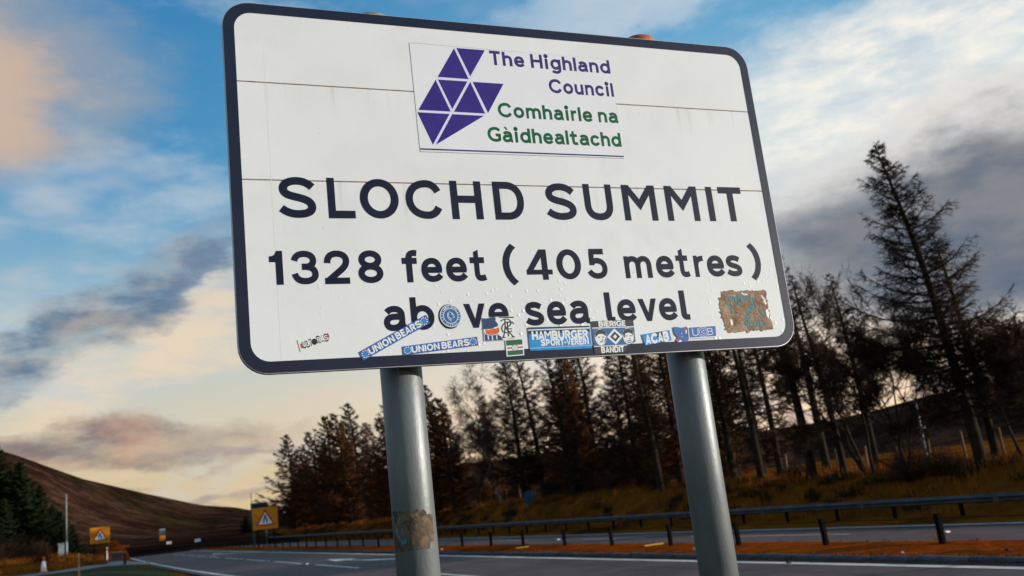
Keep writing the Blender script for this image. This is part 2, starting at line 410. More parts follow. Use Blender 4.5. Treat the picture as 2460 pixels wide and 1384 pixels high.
LATS = np.array([-400, -60, -20, -6, -2, 0.5, 2.2, 3.3, 3.9, 10.6, 11, 12.9, 13.3, 19.6, 20.4, 22.0, 23.0, 24.4, 26.0, 29, 36, 60, 120, 400.])
ZS = np.array([3.0, 2.0, 1.0, 0.62, 0.52, 0.46, 0.22, -0.02, -0.05, -0.05, 0.02, 0.02, -0.04, -0.36, -0.30, -0.20, 0.15, 0.85, 1.0, 0.95, 0.9, 1.2, 2.0, 3.0])
def zg(lat, s):
    lat = np.asarray(lat, float); s = np.asarray(s, float)
    z = np.interp(lat, LATS, ZS)
    z = z + sstep(s, 62, 100) * sstep(lat, 1.5, -4) * 0.75
    bank = sstep(lat, 22.4, 25)
    z = z + bank * (0.42 * np.exp(-((s - 58) / 20.0) ** 2) + 0.05)
    z = z + bank * 0.13 * fnoise(lat, s, 1) + sstep(lat, 0.8, -3) * 0.07 * fnoise(lat, s, 2)
    z = z + sstep(lat, 20.4, 22) * (1 - bank) * 0.05 * fnoise(lat * 1.5, s * 1.5, 3)
    return z

# ------------------------------------------------------------------ ground, roads
def grid_faces(n, m): 
    i, j = np.meshgrid(np.arange(n - 1), np.arange(m - 1), indexing='ij'); a = (i * m + j).ravel()
    return np.stack([a, a + m, a + m + 1, a + 1], 1)
def sheet(name, lats, ss, zf, mtl, kind='structure', parent=None):
    A, B = np.meshgrid(lats, ss, indexing='ij')
    V = Wn(A, B, zf(A, B)).reshape(-1, 3)
    o = bpy.data.objects.new(name, mesh_fast(name, V, grid_faces(len(lats), len(ss)), mtl, True)); COL.objects.link(o)
    o.parent = parent
    if kind: o['kind'] = kind
    return o

lat_s = np.unique(np.concatenate([[-400, -250, -150, -100, -70, -50, -40], np.arange(-30, 3, 1.0), LATS[6:14], np.arange(19.6, 34, 0.45), [36, 40, 46, 54, 60, 80, 120, 200, 400]]))
s_s = np.unique(np.concatenate([[-400, -200, -100, -60, -40], np.arange(-30, 150, 1.0), np.arange(150, 260, 5), [300, 400, 600]]))
sheet('ground', lat_s, s_s, zg, 'verge')

ROAD_S = np.concatenate([[-400, -120, -40, -10], np.arange(0, 160, 4.0), [180, 220, 300, 420, 600]])
def edge_lat(s): return 3.35 + 0.95 * np.exp(-np.clip(np.asarray(s, float) - 36, -8, 300) / 26.0)
def ribbon(name, fl, fr, ss, zl, zr, mtl, parent=None, kind='structure', nlat=2):
    L = []; 
    for t in np.linspace(0, 1, nlat):
        L.append(Wn(fl(ss) * (1 - t) + fr(ss) * t, ss, zl(ss) * (1 - t) + zr(ss) * t))
    V = np.stack(L, 0).reshape(-1, 3)
    if parent is not None: V = V - np.array(wloc(parent))
    o = bpy.data.objects.new(name, mesh_fast(name, V, grid_faces(nlat, len(ss)), mtl)); COL.objects.link(o)
    o.parent = parent
    if kind: o['kind'] = kind
    return o
cst = lambda v: (lambda s: np.full(np.shape(s), float(v)))
near = ribbon('carriageway', lambda s: edge_lat(s) - 0.35, cst(10.72), ROAD_S, cst(0), cst(0), 'asphalt')
FZ0, FZ1 = -0.01, -0.30
def fz(lat): return FZ0 + (lat - 13.0) / (19.7 - 13.0) * (FZ1 - FZ0)
far = ribbon('carriageway', cst(13.0), cst(19.7), ROAD_S, cst(FZ0), cst(FZ1), 'asphalt')

def mark(road, name, l0, l1, s0, s1, z0=0.004, zf=None):
    ss = np.linspace(s0, s1, 12)
    f = zf or (lambda l: 0.0)
    return ribbon(name, cst(l0), cst(l1), ss, cst(f(l0) + z0), cst(f(l1) + z0), 'road_paint', road, None)
PS = np.concatenate([[-40, -10], np.arange(0, 160, 4.0), [180, 220, 300]])
ribbon('edge_line', lambda s: edge_lat(s), lambda s: edge_lat(s) + 0.20, PS, cst(.004), cst(.004), 'road_paint', near, None)
ribbon('edge_line', cst(10.23), cst(10.44), PS, cst(.004), cst(.004), 'road_paint', near, None)
ribbon('edge_line', cst(18.90), cst(19.15), PS, cst(fz(18.90) + .004), cst(fz(19.15) + .004), 'road_paint', far, None)
ribbon('tar_seam', cst(18.45), cst(18.72), PS, cst(fz(18.45) + .004), cst(fz(18.72) + .004), 'tar_seam', far, None)
ribbon('edge_line', cst(13.35), cst(13.45), PS, cst(fz(13.35) + .004), cst(fz(13.45) + .004), 'road_paint', far, None)
# lane dashes of the near carriageway, closing up as the lanes merge
for s0 in [9.3, 18.3, 29.9, 39.1, 48.1, 57.7, 67, 76, 85, 94, 103]:
    mark(near, 'lane_dash', 7.37, 7.49, s0 - (0 if s0 < 20 else 0), s0 + 6.6)
for k in range(16):
    s0 = 8.6 + k * 9.2
    mark(far, 'lane_dash', 15.95, 16.06, s0, s0 + 4.4, zf=fz)
def arrow(sc):
    m_ = MB()
    # curved deflection arrow: stem swings across to a head
    pts = [(8.75, sc + 4.2), (8.78, sc + 2.6), (8.95, sc + 1.0), (9.2, sc - 0.4), (9.45, sc - 1.2)]
    wd = [0.07, 0.09, 0.12, 0.15, 0.17]
    V = []; F = []
    for (l, s), w_ in zip(pts, wd): V += [W(l - w_, s, 0.004), W(l + w_, s, 0.004)]
    F = [(2 * i, 2 * i + 1, 2 * i + 3, 2 * i + 2) for i in range(4)]
    b = len(V); V += [W(8.3, sc + 3.4, 0.0045), W(9.15, sc + 3.4, 0.0045), W(8.6, sc + 6.4, 0.0045)]; F.append((b, b + 1, b + 2))
    m_.add(V, F); return m_.part('merge_arrow', 'road_paint', near)
arrow(33.5); arrow(76.0)
def stud(road, lat, s, z):
    m_ = MB(); m_.box(W(lat, s, z + 0.012), (0.05, 0.07, 0.012), ROADAX); m_.box(W(lat, s, z + 0.026), (0.035, 0.03, 0.004), ROADAX)
    return m_.part('road_stud', 'ts_white', road)
for s in (16.2, 25.4, 38.0, 47.2, 56.6): stud(near, 7.43, s, 0)
for s in (16.2, 25.4, 34.6): stud(far, 16.0, s - 1.2, fz(16.0))

# central reservation: soil, kerbstones, grit
sheet('median_soil', np.linspace(10.88, 13.02, 10), np.concatenate([[-60, -20], np.arange(-5, 160, 0.6), [200, 300, 420]]),
      lambda a, b: 0.055 + 0.025 * np.sin((a - 10.88) / 2.14 * math.pi) + 0.012 * fnoise(a * 6, b * 6, 5) - 0.085 * sstep(a, 12.85, 13.02), 'soil')
ribbon('road_grit', cst(10.47), cst(10.74), PS, cst(.004), cst(.006), 'grit', near, None)
kerb = empty('kerb', tuple(W(10.8, 8, 0))); kerb['kind'] = 'structure'
kme = None
for k in range(150):
    s0 = 2.0 + k * 0.915
    if kme is None:
        m_ = MB()
        prof = [(-0.065, -0.05), (-0.065, 0.045), (-0.035, 0.075), (0.065, 0.078), (0.065, -0.05)]
        V = [RT * l + FW * t + UP * z for t in (-0.447, 0.447) for l, z in prof]
        m_.add(V, [(i, (i + 1) % 5, 5 + (i + 1) % 5, 5 + i) for i in range(5)] + [(4, 3, 2, 1, 0), (5, 6, 7, 8, 9)])
        kme = mesh_from('kerbstone', m_.V, m_.F, 'kerbstone')
    o = bpy.data.objects.new('kerbstone', kme); COL.objects.link(o); o.parent = kerb
    o.location = Vector(W(10.80 + random.uniform(-.012, .012), s0, random.uniform(-.012, .006))) - kerb.location
    o.rotation_euler = (random.uniform(-.012, .012), random.uniform(-.03, .03), random.uniform(-.012, .012))

# footpath that joins the road on the left, and the mown verge beside it
PATH = np.array([(-40, 36), (-22, 40), (-12, 43.5), (-4.4, 50), (-2.0, 54), (-0.6, 58.5), (1.0, 66), (2.2, 74), (2.9, 84)], float)
def path_strip():
    V = []; F = []
    t = np.linspace(0, len(PATH) - 1, 60)
    pl = np.interp(t, np.arange(len(PATH)), PATH[:, 0]); ps = np.interp(t, np.arange(len(PATH)), PATH[:, 1])
    for i in range(60):
        j0, j1 = max(i - 1, 0), min(i + 1, 59)
        d = np.array([pl[j1] - pl[j0], ps[j1] - ps[j0]]); d /= np.linalg.norm(d); n = np.array([d[1], -d[0]])
        for q in (-1.35, -0.45, 0.45, 1.35):
            l, s = pl[i] + n[0] * q, ps[i] + n[1] * q
            V.append(W(l, s, float(zg(l, s)) + 0.035))
    for i in range(59):
        for q in range(3): a = 4 * i + q; F.append((a, a + 1, a + 5, a + 4))
    return part('footpath', V, F, 'asphalt_path', None, True, 'structure')
path_strip()
sheet('lawn', np.linspace(-14, 3.2, 36), np.arange(-6, 62, 1.0), lambda a, b: zg(a, b) + 0.014, 'lawn')

# hills all round: elevation angle of the skyline by azimuth
HA = np.array([-180, -120, -70, -45, -33, -29.2, -28.6, -27.2, -25.2, -22, -19.2, -17.4, -16.1, -14.3, -12, -9, -6.9, -4.3, -1.7, 1.4, 10.5, 17.4, 20.1, 23, 27.6, 40, 70, 120, 180])
HE = np.array([.03, .03, .06, .08, .097, .098, .094, .082, .066, .046, .031, .0255, .019, .012, .018, .032, .040, .043, .043, .045, .038, .041, .046, .053, .058, .06, .04, .03, .03])
HD = np.array([900, 900, 900, 1100, 1300, 1500, 1500, 1500, 1600, 1800, 2000, 2000, 2000, 1600, 900, 700, 620, 600, 600, 580, 520, 480, 460, 450, 430, 400, 500, 800, 900.])
def hills():
    az = np.radians(np.concatenate([np.arange(-180, -34, 3.0), np.arange(-34, 34, 0.4), np.arange(34, 180.1, 3.0)]))
    tt = np.linspace(0, 1, 80)
    A, Tt = np.meshgrid(az, tt, indexing='ij')
    ad = np.degrees(A)
    E_ = np.interp(ad, HA, HE); D = np.interp(ad, HA, HD)
    r = 70 + (D * 1.25 - 70) * Tt
    q = np.clip((r - 90) / (D - 90), 0, 1)
    h = EYE + E_ * r * (0.10 * q + 0.90 * sstep(q, 0.50, 1.02) ** 1.1) / (0.10 + 0.90 * sstep(1.0, 0.50, 1.02) ** 1.1) - 2.4 * (1 - sstep(r, 75, 190))
    h = h - np.clip(r / D - 1, 0, 1) * E_ * D * 0.5
    h = h + sstep(q, .3, .9) * (D * 0.0016) * fnoise(np.sin(A) * r / 26, np.cos(A) * r / 60, 9)
    V = np.stack([np.sin(A) * r, np.cos(A) * r, h], -1).reshape(-1, 3)
    o = bpy.data.objects.new('hills', mesh_fast('hills', V, grid_faces(len(az), len(tt)), 'moor', True)); COL.objects.link(o)
    o['kind'] = 'structure'
hills()

# ------------------------------------------------------------------ lettering: stroke font drawn here
def bez(p0, p1, p2, p3, n=9):
    t = np.linspace(0, 1, n + 1)[1:, None]
    return (1 - t) ** 3 * p0 + 3 * (1 - t) ** 2 * t * p1 + 3 * (1 - t) * t * t * p2 + t ** 3 * p3
def path(txt):
    tk = txt.split(); i = 0; P = []; closed = False
    num = lambda k: np.array([float(tk[k]), float(tk[k + 1])])
    while i < len(tk):
        c = tk[i]
        if c == 'M' or c == 'L': P.append(num(i + 1)); i += 3
        elif c == 'C': P += list(bez(P[-1], num(i + 1), num(i + 3), num(i + 5))); i += 7
        elif c == 'Z': closed = True; i += 1
    return np.array(P), closed
def ell(cx, cy, rx, ry):
    k = 0.56
    return f'M {cx+rx} {cy} C {cx+rx} {cy+ry*k} {cx+rx*k} {cy+ry} {cx} {cy+ry} C {cx-rx*k} {cy+ry} {cx-rx} {cy+ry*k} {cx-rx} {cy} C {cx-rx} {cy-ry*k} {cx-rx*k} {cy-ry} {cx} {cy-ry} C {cx+rx*k} {cy-ry} {cx+rx} {cy-ry*k} {cx+rx} {cy} Z'
X6 = 0.655
FONT = {
 'S': ['M .80 .755 C .70 .86 .57 .905 .44 .905 C .24 .905 .12 .82 .12 .71 C .12 .57 .28 .54 .46 .50 C .64 .455 .775 .40 .775 .27 C .775 .15 .64 .095 .44 .095 C .30 .095 .17 .14 .06 .235'],
 'L': ['M .095 1 L .095 .0925 L .69 .0925'], 'O': [ell(.47, .5, .375, .405)],
 'C': ['M .875 .70 C .81 .84 .70 .905 .56 .905 C .28 .905 .095 .74 .095 .5 C .095 .26 .28 .095 .56 .095 C .70 .095 .81 .16 .875 .30'],
 'H': ['M .095 0 L .095 1', 'M .74 0 L .74 1', 'M .095 .52 L .74 .52'],
 'D': ['M .095 .09 L .095 .91 L .38 .91 C .62 .91 .77 .75 .77 .5 C .77 .25 .62 .09 .38 .09 Z'],
 'U': ['M .095 1 L .095 .42 C .095 .20 .23 .095 .43 .095 C .63 .095 .765 .20 .765 .42 L .765 1'],
 'M': [[(0, 1), (.22, 1), (.525, .60), (.83, 1), (1.05, 1), (1.05, 0), (.86, 0), (.86, .73), (.525, .29), (.19, .73), (.19, 0), (0, 0)]],
 'I': ['M .095 0 L .095 1'], 'T': ['M 0 .91 L .74 .91', 'M .37 .82 L .37 0'],
 'A': [[(0, 0), (.19, 0), (.41, .70), (.63, 0), (.82, 0), (.51, 1), (.31, 1)], 'M .18 .28 L .64 .28'],
 'B': ['M .095 .09 L .095 .91 L .40 .91 C .56 .91 .64 .84 .64 .72 C .64 .60 .56 .53 .42 .53 L .14 .53', 'M .42 .52 C .60 .52 .69 .43 .69 .31 C .69 .17 .59 .09 .42 .09 L .05 .09'],
 'E': ['M .62 .91 L .095 .91 L .095 .09 L .63 .09', 'M .1 .51 L .56 .51'],
 'G': ['M .84 .76 C .76 .86 .68 .905 .54 .905 C .27 .905 .095 .74 .095 .5 C .095 .26 .27 .095 .54 .095 C .66 .095 .75 .12 .82 .17 L .82 .46 L .56 .46'],
 'N': ['M .095 0 L .095 1', 'M .74 0 L .74 1', [(.0, 1), (.20, 1), (.835, 0), (.635, 0)]],
 'P': ['M .095 0 L .095 .91 L .38 .91 C .56 .91 .65 .82 .65 .68 C .65 .54 .56 .45 .38 .45 L .1 .45'],
 'R': ['M .095 0 L .095 .91 L .38 .91 C .56 .91 .65 .82 .65 .69 C .65 .55 .56 .47 .38 .47 L .1 .47', 'M .40 .46 L .68 0'],
 'V': [[(0, 1), (.2, 1), (.41, .26), (.62, 1), (.82, 1), (.51, 0), (.31, 0)]],
 'K': ['M .095 0 L .095 1', 'M .15 .46 L .62 .95', 'M .3 .58 L .68 .02'],
 '-': ['M .05 .42 L .42 .42'],
 '1': [[(.36, 1), (.20, 1), (.15, .89), (.08, .845), (0, .84), (0, .665), (.17, .665), (.17, 0), (.36, 0)]],
 '2': ['M .095 .62 C .095 .80 .20 .905 .38 .905 C .56 .905 .665 .82 .665 .69 C .665 .57 .59 .48 .42 .35 L .10 .09', 'M .0 .0875 L .745 .0875'],
 '3': ['M .085 .70 C .12 .85 .24 .905 .38 .905 C .56 .905 .66 .82 .66 .71 C .66 .59 .56 .52 .42 .52 L .31 .52', 'M .42 .52 C .60 .52 .71 .43 .71 .30 C .71 .17 .58 .095 .40 .095 C .22 .095 .12 .17 .085 .32'],
 '8': [ell(.37, .715, .255, .19), ell(.37, .30, .285, .205)],
 '4': [[(.52, 0), (.71, 0), (.71, 1), (.52, 1)], [(0, .175), (.86, .175), (.86, .335), (0, .335)], [(0, .30), (.21, .30), (.55, .78), (.55, 1), (.47, 1)]],
 '0': [ell(.39, .5, .295, .405)],
 '5': ['M .12 .915 L .68 .915', 'M .20 .92 L .185 .46', 'M .15 .53 C .22 .58 .30 .61 .38 .61 C .58 .61 .68 .49 .68 .355 C .68 .19 .56 .095 .38 .095 C .24 .095 .13 .15 .065 .27'],
 '(': ['M .33 1.13 C .0 .82 .0 .20 .33 -.10'], ')': ['M .07 1.13 C .40 .82 .40 .20 .07 -.10'],
 'e': ['M .06 .375 L .68 .375', 'M .60 .33 C .62 .54 .52 .66 .365 .66 C .20 .66 .092 .545 .092 .375 C .092 .20 .20 .092 .375 .092 C .49 .092 .575 .135 .64 .215'],
 't': [[(.155, .93), (.335, 1.0), (.335, .7), (.155, .7)], 'M .245 .72 L .245 .26 C .245 .14 .30 .095 .40 .095 C .45 .095 .50 .105 .56 .125', 'M .0 .665 L .54 .665'],
 'f': ['M .25 0 L .25 .72 C .25 .87 .33 .91 .42 .91 C .45 .91 .48 .905 .51 .90', 'M .03 .665 L .50 .665'],
 'm': [[(0, .75), (.15, .75), (.18, .69), (.18, 0), (0, 0)], 'M .09 .42 C .09 .58 .2 .66 .31 .66 C .46 .66 .535 .58 .535 .42 L .535 0', 'M .535 .42 C .535 .58 .65 .66 .76 .66 C .90 .66 .98 .58 .98 .42 L .98 0'],
 'n': [[(0, .75), (.15, .75), (.18, .69), (.18, 0), (0, 0)], 'M .09 .42 C .09 .58 .2 .66 .33 .66 C .49 .66 .57 .58 .57 .42 L .57 0'],
 'r': [[(0, .75), (.15, .75), (.18, .69), (.18, 0), (0, 0)], 'M .09 .40 C .09 .57 .22 .66 .42 .65'],
 's': ['M .56 .585 C .49 .63 .42 .66 .32 .66 C .19 .66 .11 .605 .11 .53 C .11 .44 .20 .41 .33 .375 C .48 .335 .555 .30 .555 .21 C .555 .13 .46 .09 .33 .09 C .22 .09 .13 .12 .05 .18'],
 'a': ['M .10 .56 C .17 .63 .25 .66 .34 .66 C .49 .66 .575 .58 .575 .45 L .575 .20 C .575 .10 .62 .09 .70 .09', 'M .575 .425 L .36 .425 C .18 .425 .09 .36 .09 .25 C .09 .14 .18 .092 .28 .092 C .42 .092 .54 .15 .575 .27'],
 'b': ['M .09 1 L .09 0', ell(.365, .375, .275, .283)], 'd': ['M .64 1 L .64 0', ell(.365, .375, .275, .283)],
 'o': [ell(.37, .375, .28, .283)], 'c': ['M .60 .52 C .55 .61 .47 .66 .37 .66 C .20 .66 .092 .545 .092 .375 C .092 .20 .20 .092 .37 .092 C .47 .092 .55 .14 .60 .23'],
 'v': [[(0, .75), (.2, .75), (.36, .27), (.52, .75), (.72, .75), (.45, 0), (.27, 0)]],
 'l': ['M .095 1 L .095 .22 C .095 .11 .14 .09 .19 .09 L .29 .09'],
 'j': ['M .095 1 L .095 0'],
 'h': ['M .09 1 L .09 0', 'M .09 .42 C .09 .58 .2 .66 .33 .66 C .49 .66 .57 .58 .57 .42 L .57 0'],
 'i': ['M .095 .75 L .095 0', ell(.095, .93, .05, .05)],
 'u': ['M .09 .75 L .09 .33 C .09 .17 .17 .09 .32 .09 C .45 .09 .57 .17 .57 .33', 'M .57 .75 L .57 0'],
 'g': [ell(.365, .375, .275, .283), 'M .64 .75 L .64 .02 C .64 -.12 .53 -.19 .37 -.19 C .26 -.19 .17 -.16 .10 -.11'],
 '`': [[(.20, 1.04), (.38, 1.04), (.50, .84), (.37, .84)]],
}
def stroke_polys(P, closed, t):
    if closed and np.linalg.norm(P[0] - P[-1]) < 1e-6: P = P[:-1]
    n = len(P); N = []
    for i in range(n):
        a = P[i - 1] if (i > 0 or closed) else None; b = P[(i + 1) % n] if (i < n - 1 or closed) else None
        d1 = None if a is None else (P[i] - a) / (np.linalg.norm(P[i] - a) + 1e-12)
        d2 = None if b is None else (b - P[i]) / (np.linalg.norm(b - P[i]) + 1e-12)
        d1 = d2 if d1 is None else d1; d2 = d1 if d2 is None else d2
        n1 = np.array([-d1[1], d1[0]]); n2 = np.array([-d2[1], d2[0]])
        mm = n1 + n2; mm /= (np.linalg.norm(mm) + 1e-12)
        N.append(mm / max(0.35, float(mm @ n1)))
    out = []
    for i in range(n if closed else n - 1):
        j = (i + 1) % n
        out.append([P[i] + N[i] * t / 2, P[i] - N[i] * t / 2, P[j] - N[j] * t / 2, P[j] + N[j] * t / 2])
    return out
def glyph(ch, t=0.19):
    """-> list of strokes, each a list of polygons"""
    res = []
    for sdef in FONT[ch]:
        if isinstance(sdef, str):
            P, cl = path(sdef); res.append(stroke_polys(P, cl, t))
        else: res.append([[np.array(q, float) for q in sdef]])
    return res
def gbox(gl):
    A = np.array([q for st in gl for po in st for q in po]); return A[:, 0].min(), A[:, 0].max()
def tri_poly(po):
    if len(po) == 4: return [(0, 1, 2, 3)]
    return [tuple(f) for f in tessellate_polygon([[Vector((float(q[0]), float(q[1]), 0)) for q in po]])]

# ------------------------------------------------------------------ the summit sign
YAW = 0.4025
SU = np.array([math.cos(YAW), math.sin(YAW), 0]); SN = np.array([math.sin(YAW), -math.cos(YAW), 0])
SCN = np.array([0.09, 2.6, EYE + 0.8741])
SW, SH, BD = 1.6762, 1.0069, 0.0284
J1, J2 = 0.2741, 0.0003
def S(u, v, w=0.0):
    if w > 0.0012: w = 0.0012 + (w - 0.0012) * 0.3      # films are thin
    return SCN + SU * u + UP * v + SN * w
base0 = S(0.043, 0, -0.10); base0[2] = 0.40
sign = empty('summit_sign', tuple(base0), 'large white summit sign with navy border and lettering on two grey poles', 'road sign')

class Flat:
    """flat print laid on the sign, each stroke a hair above the one before"""
    def __init__(s, w, fr=None): s.mb = MB(); s.w = w; s.fr = fr or (lambda x, y, w: S(x, y, w))
    def poly(s, pts):
        pts = [np.array(q, float) for q in pts]
        s.mb.add([s.fr(q[0], q[1], s.w) for q in pts], tri_poly(pts)); s.w += 2.5e-5; return s
    def glyph_in(s, ch, x0, x1, y0, h, t=0.19):
        gl = glyph(ch, t); a, b = gbox(gl); k = (x1 - x0) / (b - a)
        for st in gl:
            for po in st:
                q = [np.array([x0 + (p[0] - a) * k, y0 + p[1] * h]) for p in po]
                s.mb.add([s.fr(p[0], p[1], s.w) for p in q], tri_poly(q))
            s.w += 2.5e-5
        return s
    def text(s, txt, x0, x1, y0, h, t=0.19, gap=0.13, space=0.32, each=None):
        ws = []; pos = 0.0; items = []
        for ch in txt:
            if ch == ' ': pos += space; continue
            if ch == 'à':
                a, b = gbox(glyph('a', t)); items.append(('a', pos, pos + b - a)); items.append(('`', pos + .12, pos + .42)); pos += b - a + gap; continue
            a, b = gbox(glyph(ch, t)); items.append((ch, pos, pos + b - a)); pos += b - a + gap
        pos -= gap; k = (x1 - x0) / pos
        for ch, a, b in items:
            if each: Flat(s.w, s.fr).glyph_in(ch, x0 + a * k, x0 + b * k, y0, h, t).part('letter', *each)
            else: s.glyph_in(ch, x0 + a * k, x0 + b * k, y0, h, t)
        return s
    def part(s, name, mtl, parent): return s.mb.part(name, mtl, parent)

def rrect(hw, hh, r, n=8):
    out = []
    for cx, cy, a0 in ((hw - r, hh - r, 0), (-hw + r, hh - r, 90), (-hw + r, -hh + r, 180), (hw - r, -hh + r, 270)):
        for i in range(n + 1):
            a = math.radians(a0 + 90 * i / n); out.append((cx + r * math.cos(a), cy + r * math.sin(a)))
    return out
def build_sign():
    hw, hh = SW / 2, SH / 2
    o = rrect(hw, hh, 0.072); i_ = rrect(hw - BD, hh - BD, 0.047); n = len(o)
    # backing board with a bright cut edge
    V = [S(u, v, -0.0005) for u, v in o] + [S(u, v, -0.010) for u, v in o]
    F = [tuple(range(n)), tuple(range(2 * n - 1, n - 1, -1))] + [(k, n + k, n + (k + 1) % n, (k + 1) % n) for k in range(n)]
    part('backing_board', V, F, 'joint_brown', sign)
    o2 = rrect(hw + 0.0022, hh + 0.0022, 0.074)
    V = [S(u, v, -0.0005) for u, v in o2] + [S(u, v, -0.018) for u, v in o2] + [S(u, v, -0.0005) for u, v in o] + [S(u, v, -0.018) for u, v in o]
    F = []
    for k in range(n):
        j = (k + 1) % n
        F += [(k, n + k, n + j, j), (2 * n + k, k, j, 2 * n + j), (n + k, 3 * n + k, 3 * n + j, n + j)]
    part('edge_trim', V, F, 'aluminium', sign)
    # printed navy border
    V = [S(u, v, 0.0012) for u, v in o] + [S(u, v, 0.0012) for u, v in i_] + [S(u, v, 0.0004) for u, v in o] + [S(u, v, 0.0002) for u, v in i_]
    F = []
    for k in range(n):
        j = (k + 1) % n
        F += [(k, j, n + j, n + k), (2 * n + k, 2 * n + j, j, k), (n + k, n + j, 3 * n + j, 3 * n + k)]
    part('border', V, F, 'sign_navy', sign)
    # three face panels with open joints
    g = 0.0017
    pw, ph = hw - 0.010, hh - 0.010
    for lo, hi in ((J1 + g, ph), (J2 + g, J1 - g), (-ph, J2 - g)):
        poly = [(pw, hi), (-pw, hi), (-pw, lo), (pw, lo)]
        if hi == ph: poly = [(pw, hi - .06), (pw - .06, hi), (-pw + .06, hi), (-pw, hi - .06), (-pw, lo), (pw, lo)]
        if lo == -ph: poly = [(pw, hi), (-pw, hi), (-pw, lo + .06), (-pw + .06, lo), (pw - .06, lo), (pw, lo + .06)]
        k = len(poly)
        V = [S(u, v, 0.0003) for u, v in poly] + [S(u, v, -0.0003) for u, v in poly]
        part('face_panel', V, [tuple(range(k))] + [(a, k + a, k + (a + 1) % k, (a + 1) % k) for a in range(k)], 'sign_white', sign)
    # faint vertical film seam
    Flat(0.0005).poly([(-.7375, -hh + BD), (-.7363, -hh + BD), (-.7353, hh - .12), (-.7365, hh - .12)]).part('film_seam', 'seam', sign)
    # lettering, letter by letter
    for ch, a, b in (('S', -.7212, -.6249), ('L', -.5933, -.5218), ('O', -.5069, -.4005), ('C', -.3803, -.2788), ('H', -.2506, -.1586), ('D', -.1228, -.0305),
                     ('S', .0379, .1346), ('U', .1640, .2574), ('M', .2932, .4075), ('M', .4426, .5580), ('I', .5928, .6151), ('T', .6382, .7243)):
        Flat(0.0009).glyph_in(ch, a, b, -.1024, .1125).part('letter', 'letter_navy', sign)
    for ch, a, b in (('1', -.7538, -.7203), ('3', -.6988, -.6306), ('2', -.6151, -.5489), ('8', -.5268, -.4600), ('f', -.4072, -.3635), ('e', -.3546, -.2948), ('e', -.2844, -.2238), ('t', -.2140, -.1685),
                     ('(', -.1175, -.0740), ('4', -.0474, .0324), ('0', .0477, .1248), ('5', .1441, .2096), ('m', .2673, .3584), ('e', .3748, .4356), ('t', .4461, .4902), ('r', .5081, .5419), ('e', .5547, .6166), ('s', .6240, .6806), (')', .7110, .7547)):
        Flat(0.0009).glyph_in(ch, a, b, -.2803, .0895).part('letter', 'letter_navy', sign)
    for ch, a, b in (('a', -.4695, -.4090), ('b', -.3953, -.3309), ('o', -.3198, -.2573), ('v', -.2463, -.1848), ('e', -.1759, -.1157), ('s', -.0671, -.0113), ('e', .0001, .0593), ('a', .0698, .1310), ('l', .1855, .2130), ('e', .2234, .2844), ('v', .2945, .3561), ('e', .3631, .4241), ('l', .4371, .4660)):
        Flat(0.0009).glyph_in(ch, a, b, -.4105, .0895).part('letter', 'letter_navy', sign)

    # council plate
    mb = MB(); c = [(-.3275, .4239), (.3170, .4232), (.3180, .0957), (-.3262, .0941)]
    mb.add([S(u, v, .0014) for u, v in c] + [S(u, v, .0001) for u, v in c], [(3, 2, 1, 0), (0, 1, 5, 4), (1, 2, 6, 5), (2, 3, 7, 6), (3, 0, 4, 7)])
    plate = mb.part('council_plate', 'plate_white', sign)
    plate['label'] = 'white council plate with a violet faceted emblem and two-language name'
    e = Flat(0.0003); cc = [(-.3292, .4255), (.318, .4243), (.3190, .0945), (-.3272, .0925)]
    e.poly(cc[::-1]).part('plate_edge', 'joint_brown', plate)
    for t in ([(-.1938, .4183), (-.2531, .3237), (-.1583, .3233)], [(-.1867, .4199), (-.0975, .4201), (-.1528, .3329)], [(-.2599, .3147), (-.3199, .2184), (-.2240, .2186)], [(-.2530, .3158), (-.1631, .3158), (-.2188, .2264)],
              [(-.1547, .3152), (-.2146, .2185), (-.1194, .2182)], [(-.1474, .3157), (-.0506, .3160), (-.1100, .2202)], [(-.3240, .2113), (-.2283, .2111), (-.2876, .1151)], [(-.2204, .2110), (-.1241, .2109), (-.2787, .1155)]):
        a, b, c_ = [np.array(q) for q in t]
        if (b - a)[0] * (c_ - a)[1] - (b - a)[1] * (c_ - a)[0] < 0: t = t[::-1]
        Flat(0.0018).poly(t).part('emblem_facet', 'violet', plate)
    Flat(0.0016).poly([(-.1905, .4215), (-.3235, .2150), (-.2835, .1140), (-.1180, .2120), (-.0535, .3150), (-.1515, .3190), (-.1000, .4185)]).part('emblem_ground', 'plate_lavender', plate)
    Flat(0.0018).text('The Hightand'.replace('tand', 'jand'), -.0850, .3150, .3744, .0455, 0.205, each=('violet_dark', plate))
    Flat(0.0018).text('Councij', .0964, .3155, .2971, .0455, 0.205, each=('violet_dark', plate))
    Flat(0.0018).text('Comhairje na', -.0784, .3169, .2098, .0455, 0.205, each=('green_print', plate))
    Flat(0.0018).text('Gàidheajtachd', -.1192, .3164, .1323, .0455, 0.205, 0.115, each=('green_print', plate))
    Flat(0.0018).poly([(-.3256, .0990), (.3179, .0992), (.3182, .1036), (-.3254, .1037)]).part('rule', 'violet_dark', plate)

    # poles
    for u, zt, capm in ((-.4070, .545, 'cap_grey'), (.4930, .555, 'cap_orange')):
        c0 = S(u, 0, -0.1005); zb = 0.30
        mb = MB(); mb.tube((c0[0], c0[1], zb), (c0[0], c0[1], SCN[2] + zt - 0.012), 0.0565, n=40)
        po = mb.part('pole', 'galvanised', sign, True)
        mb = MB(); n = 24
        V = []; F = []
        rings = [(0.0600, -.030), (0.0605, -.008), (0.056, .006), (0.040, .015), (0.018, .020)]
        for r, h in rings:
            for k in range(n): t = 2 * math.pi * k / n; V.append((c0[0] + r * math.cos(t), c0[1] + r * math.sin(t), SCN[2] + zt + h - 0.012))
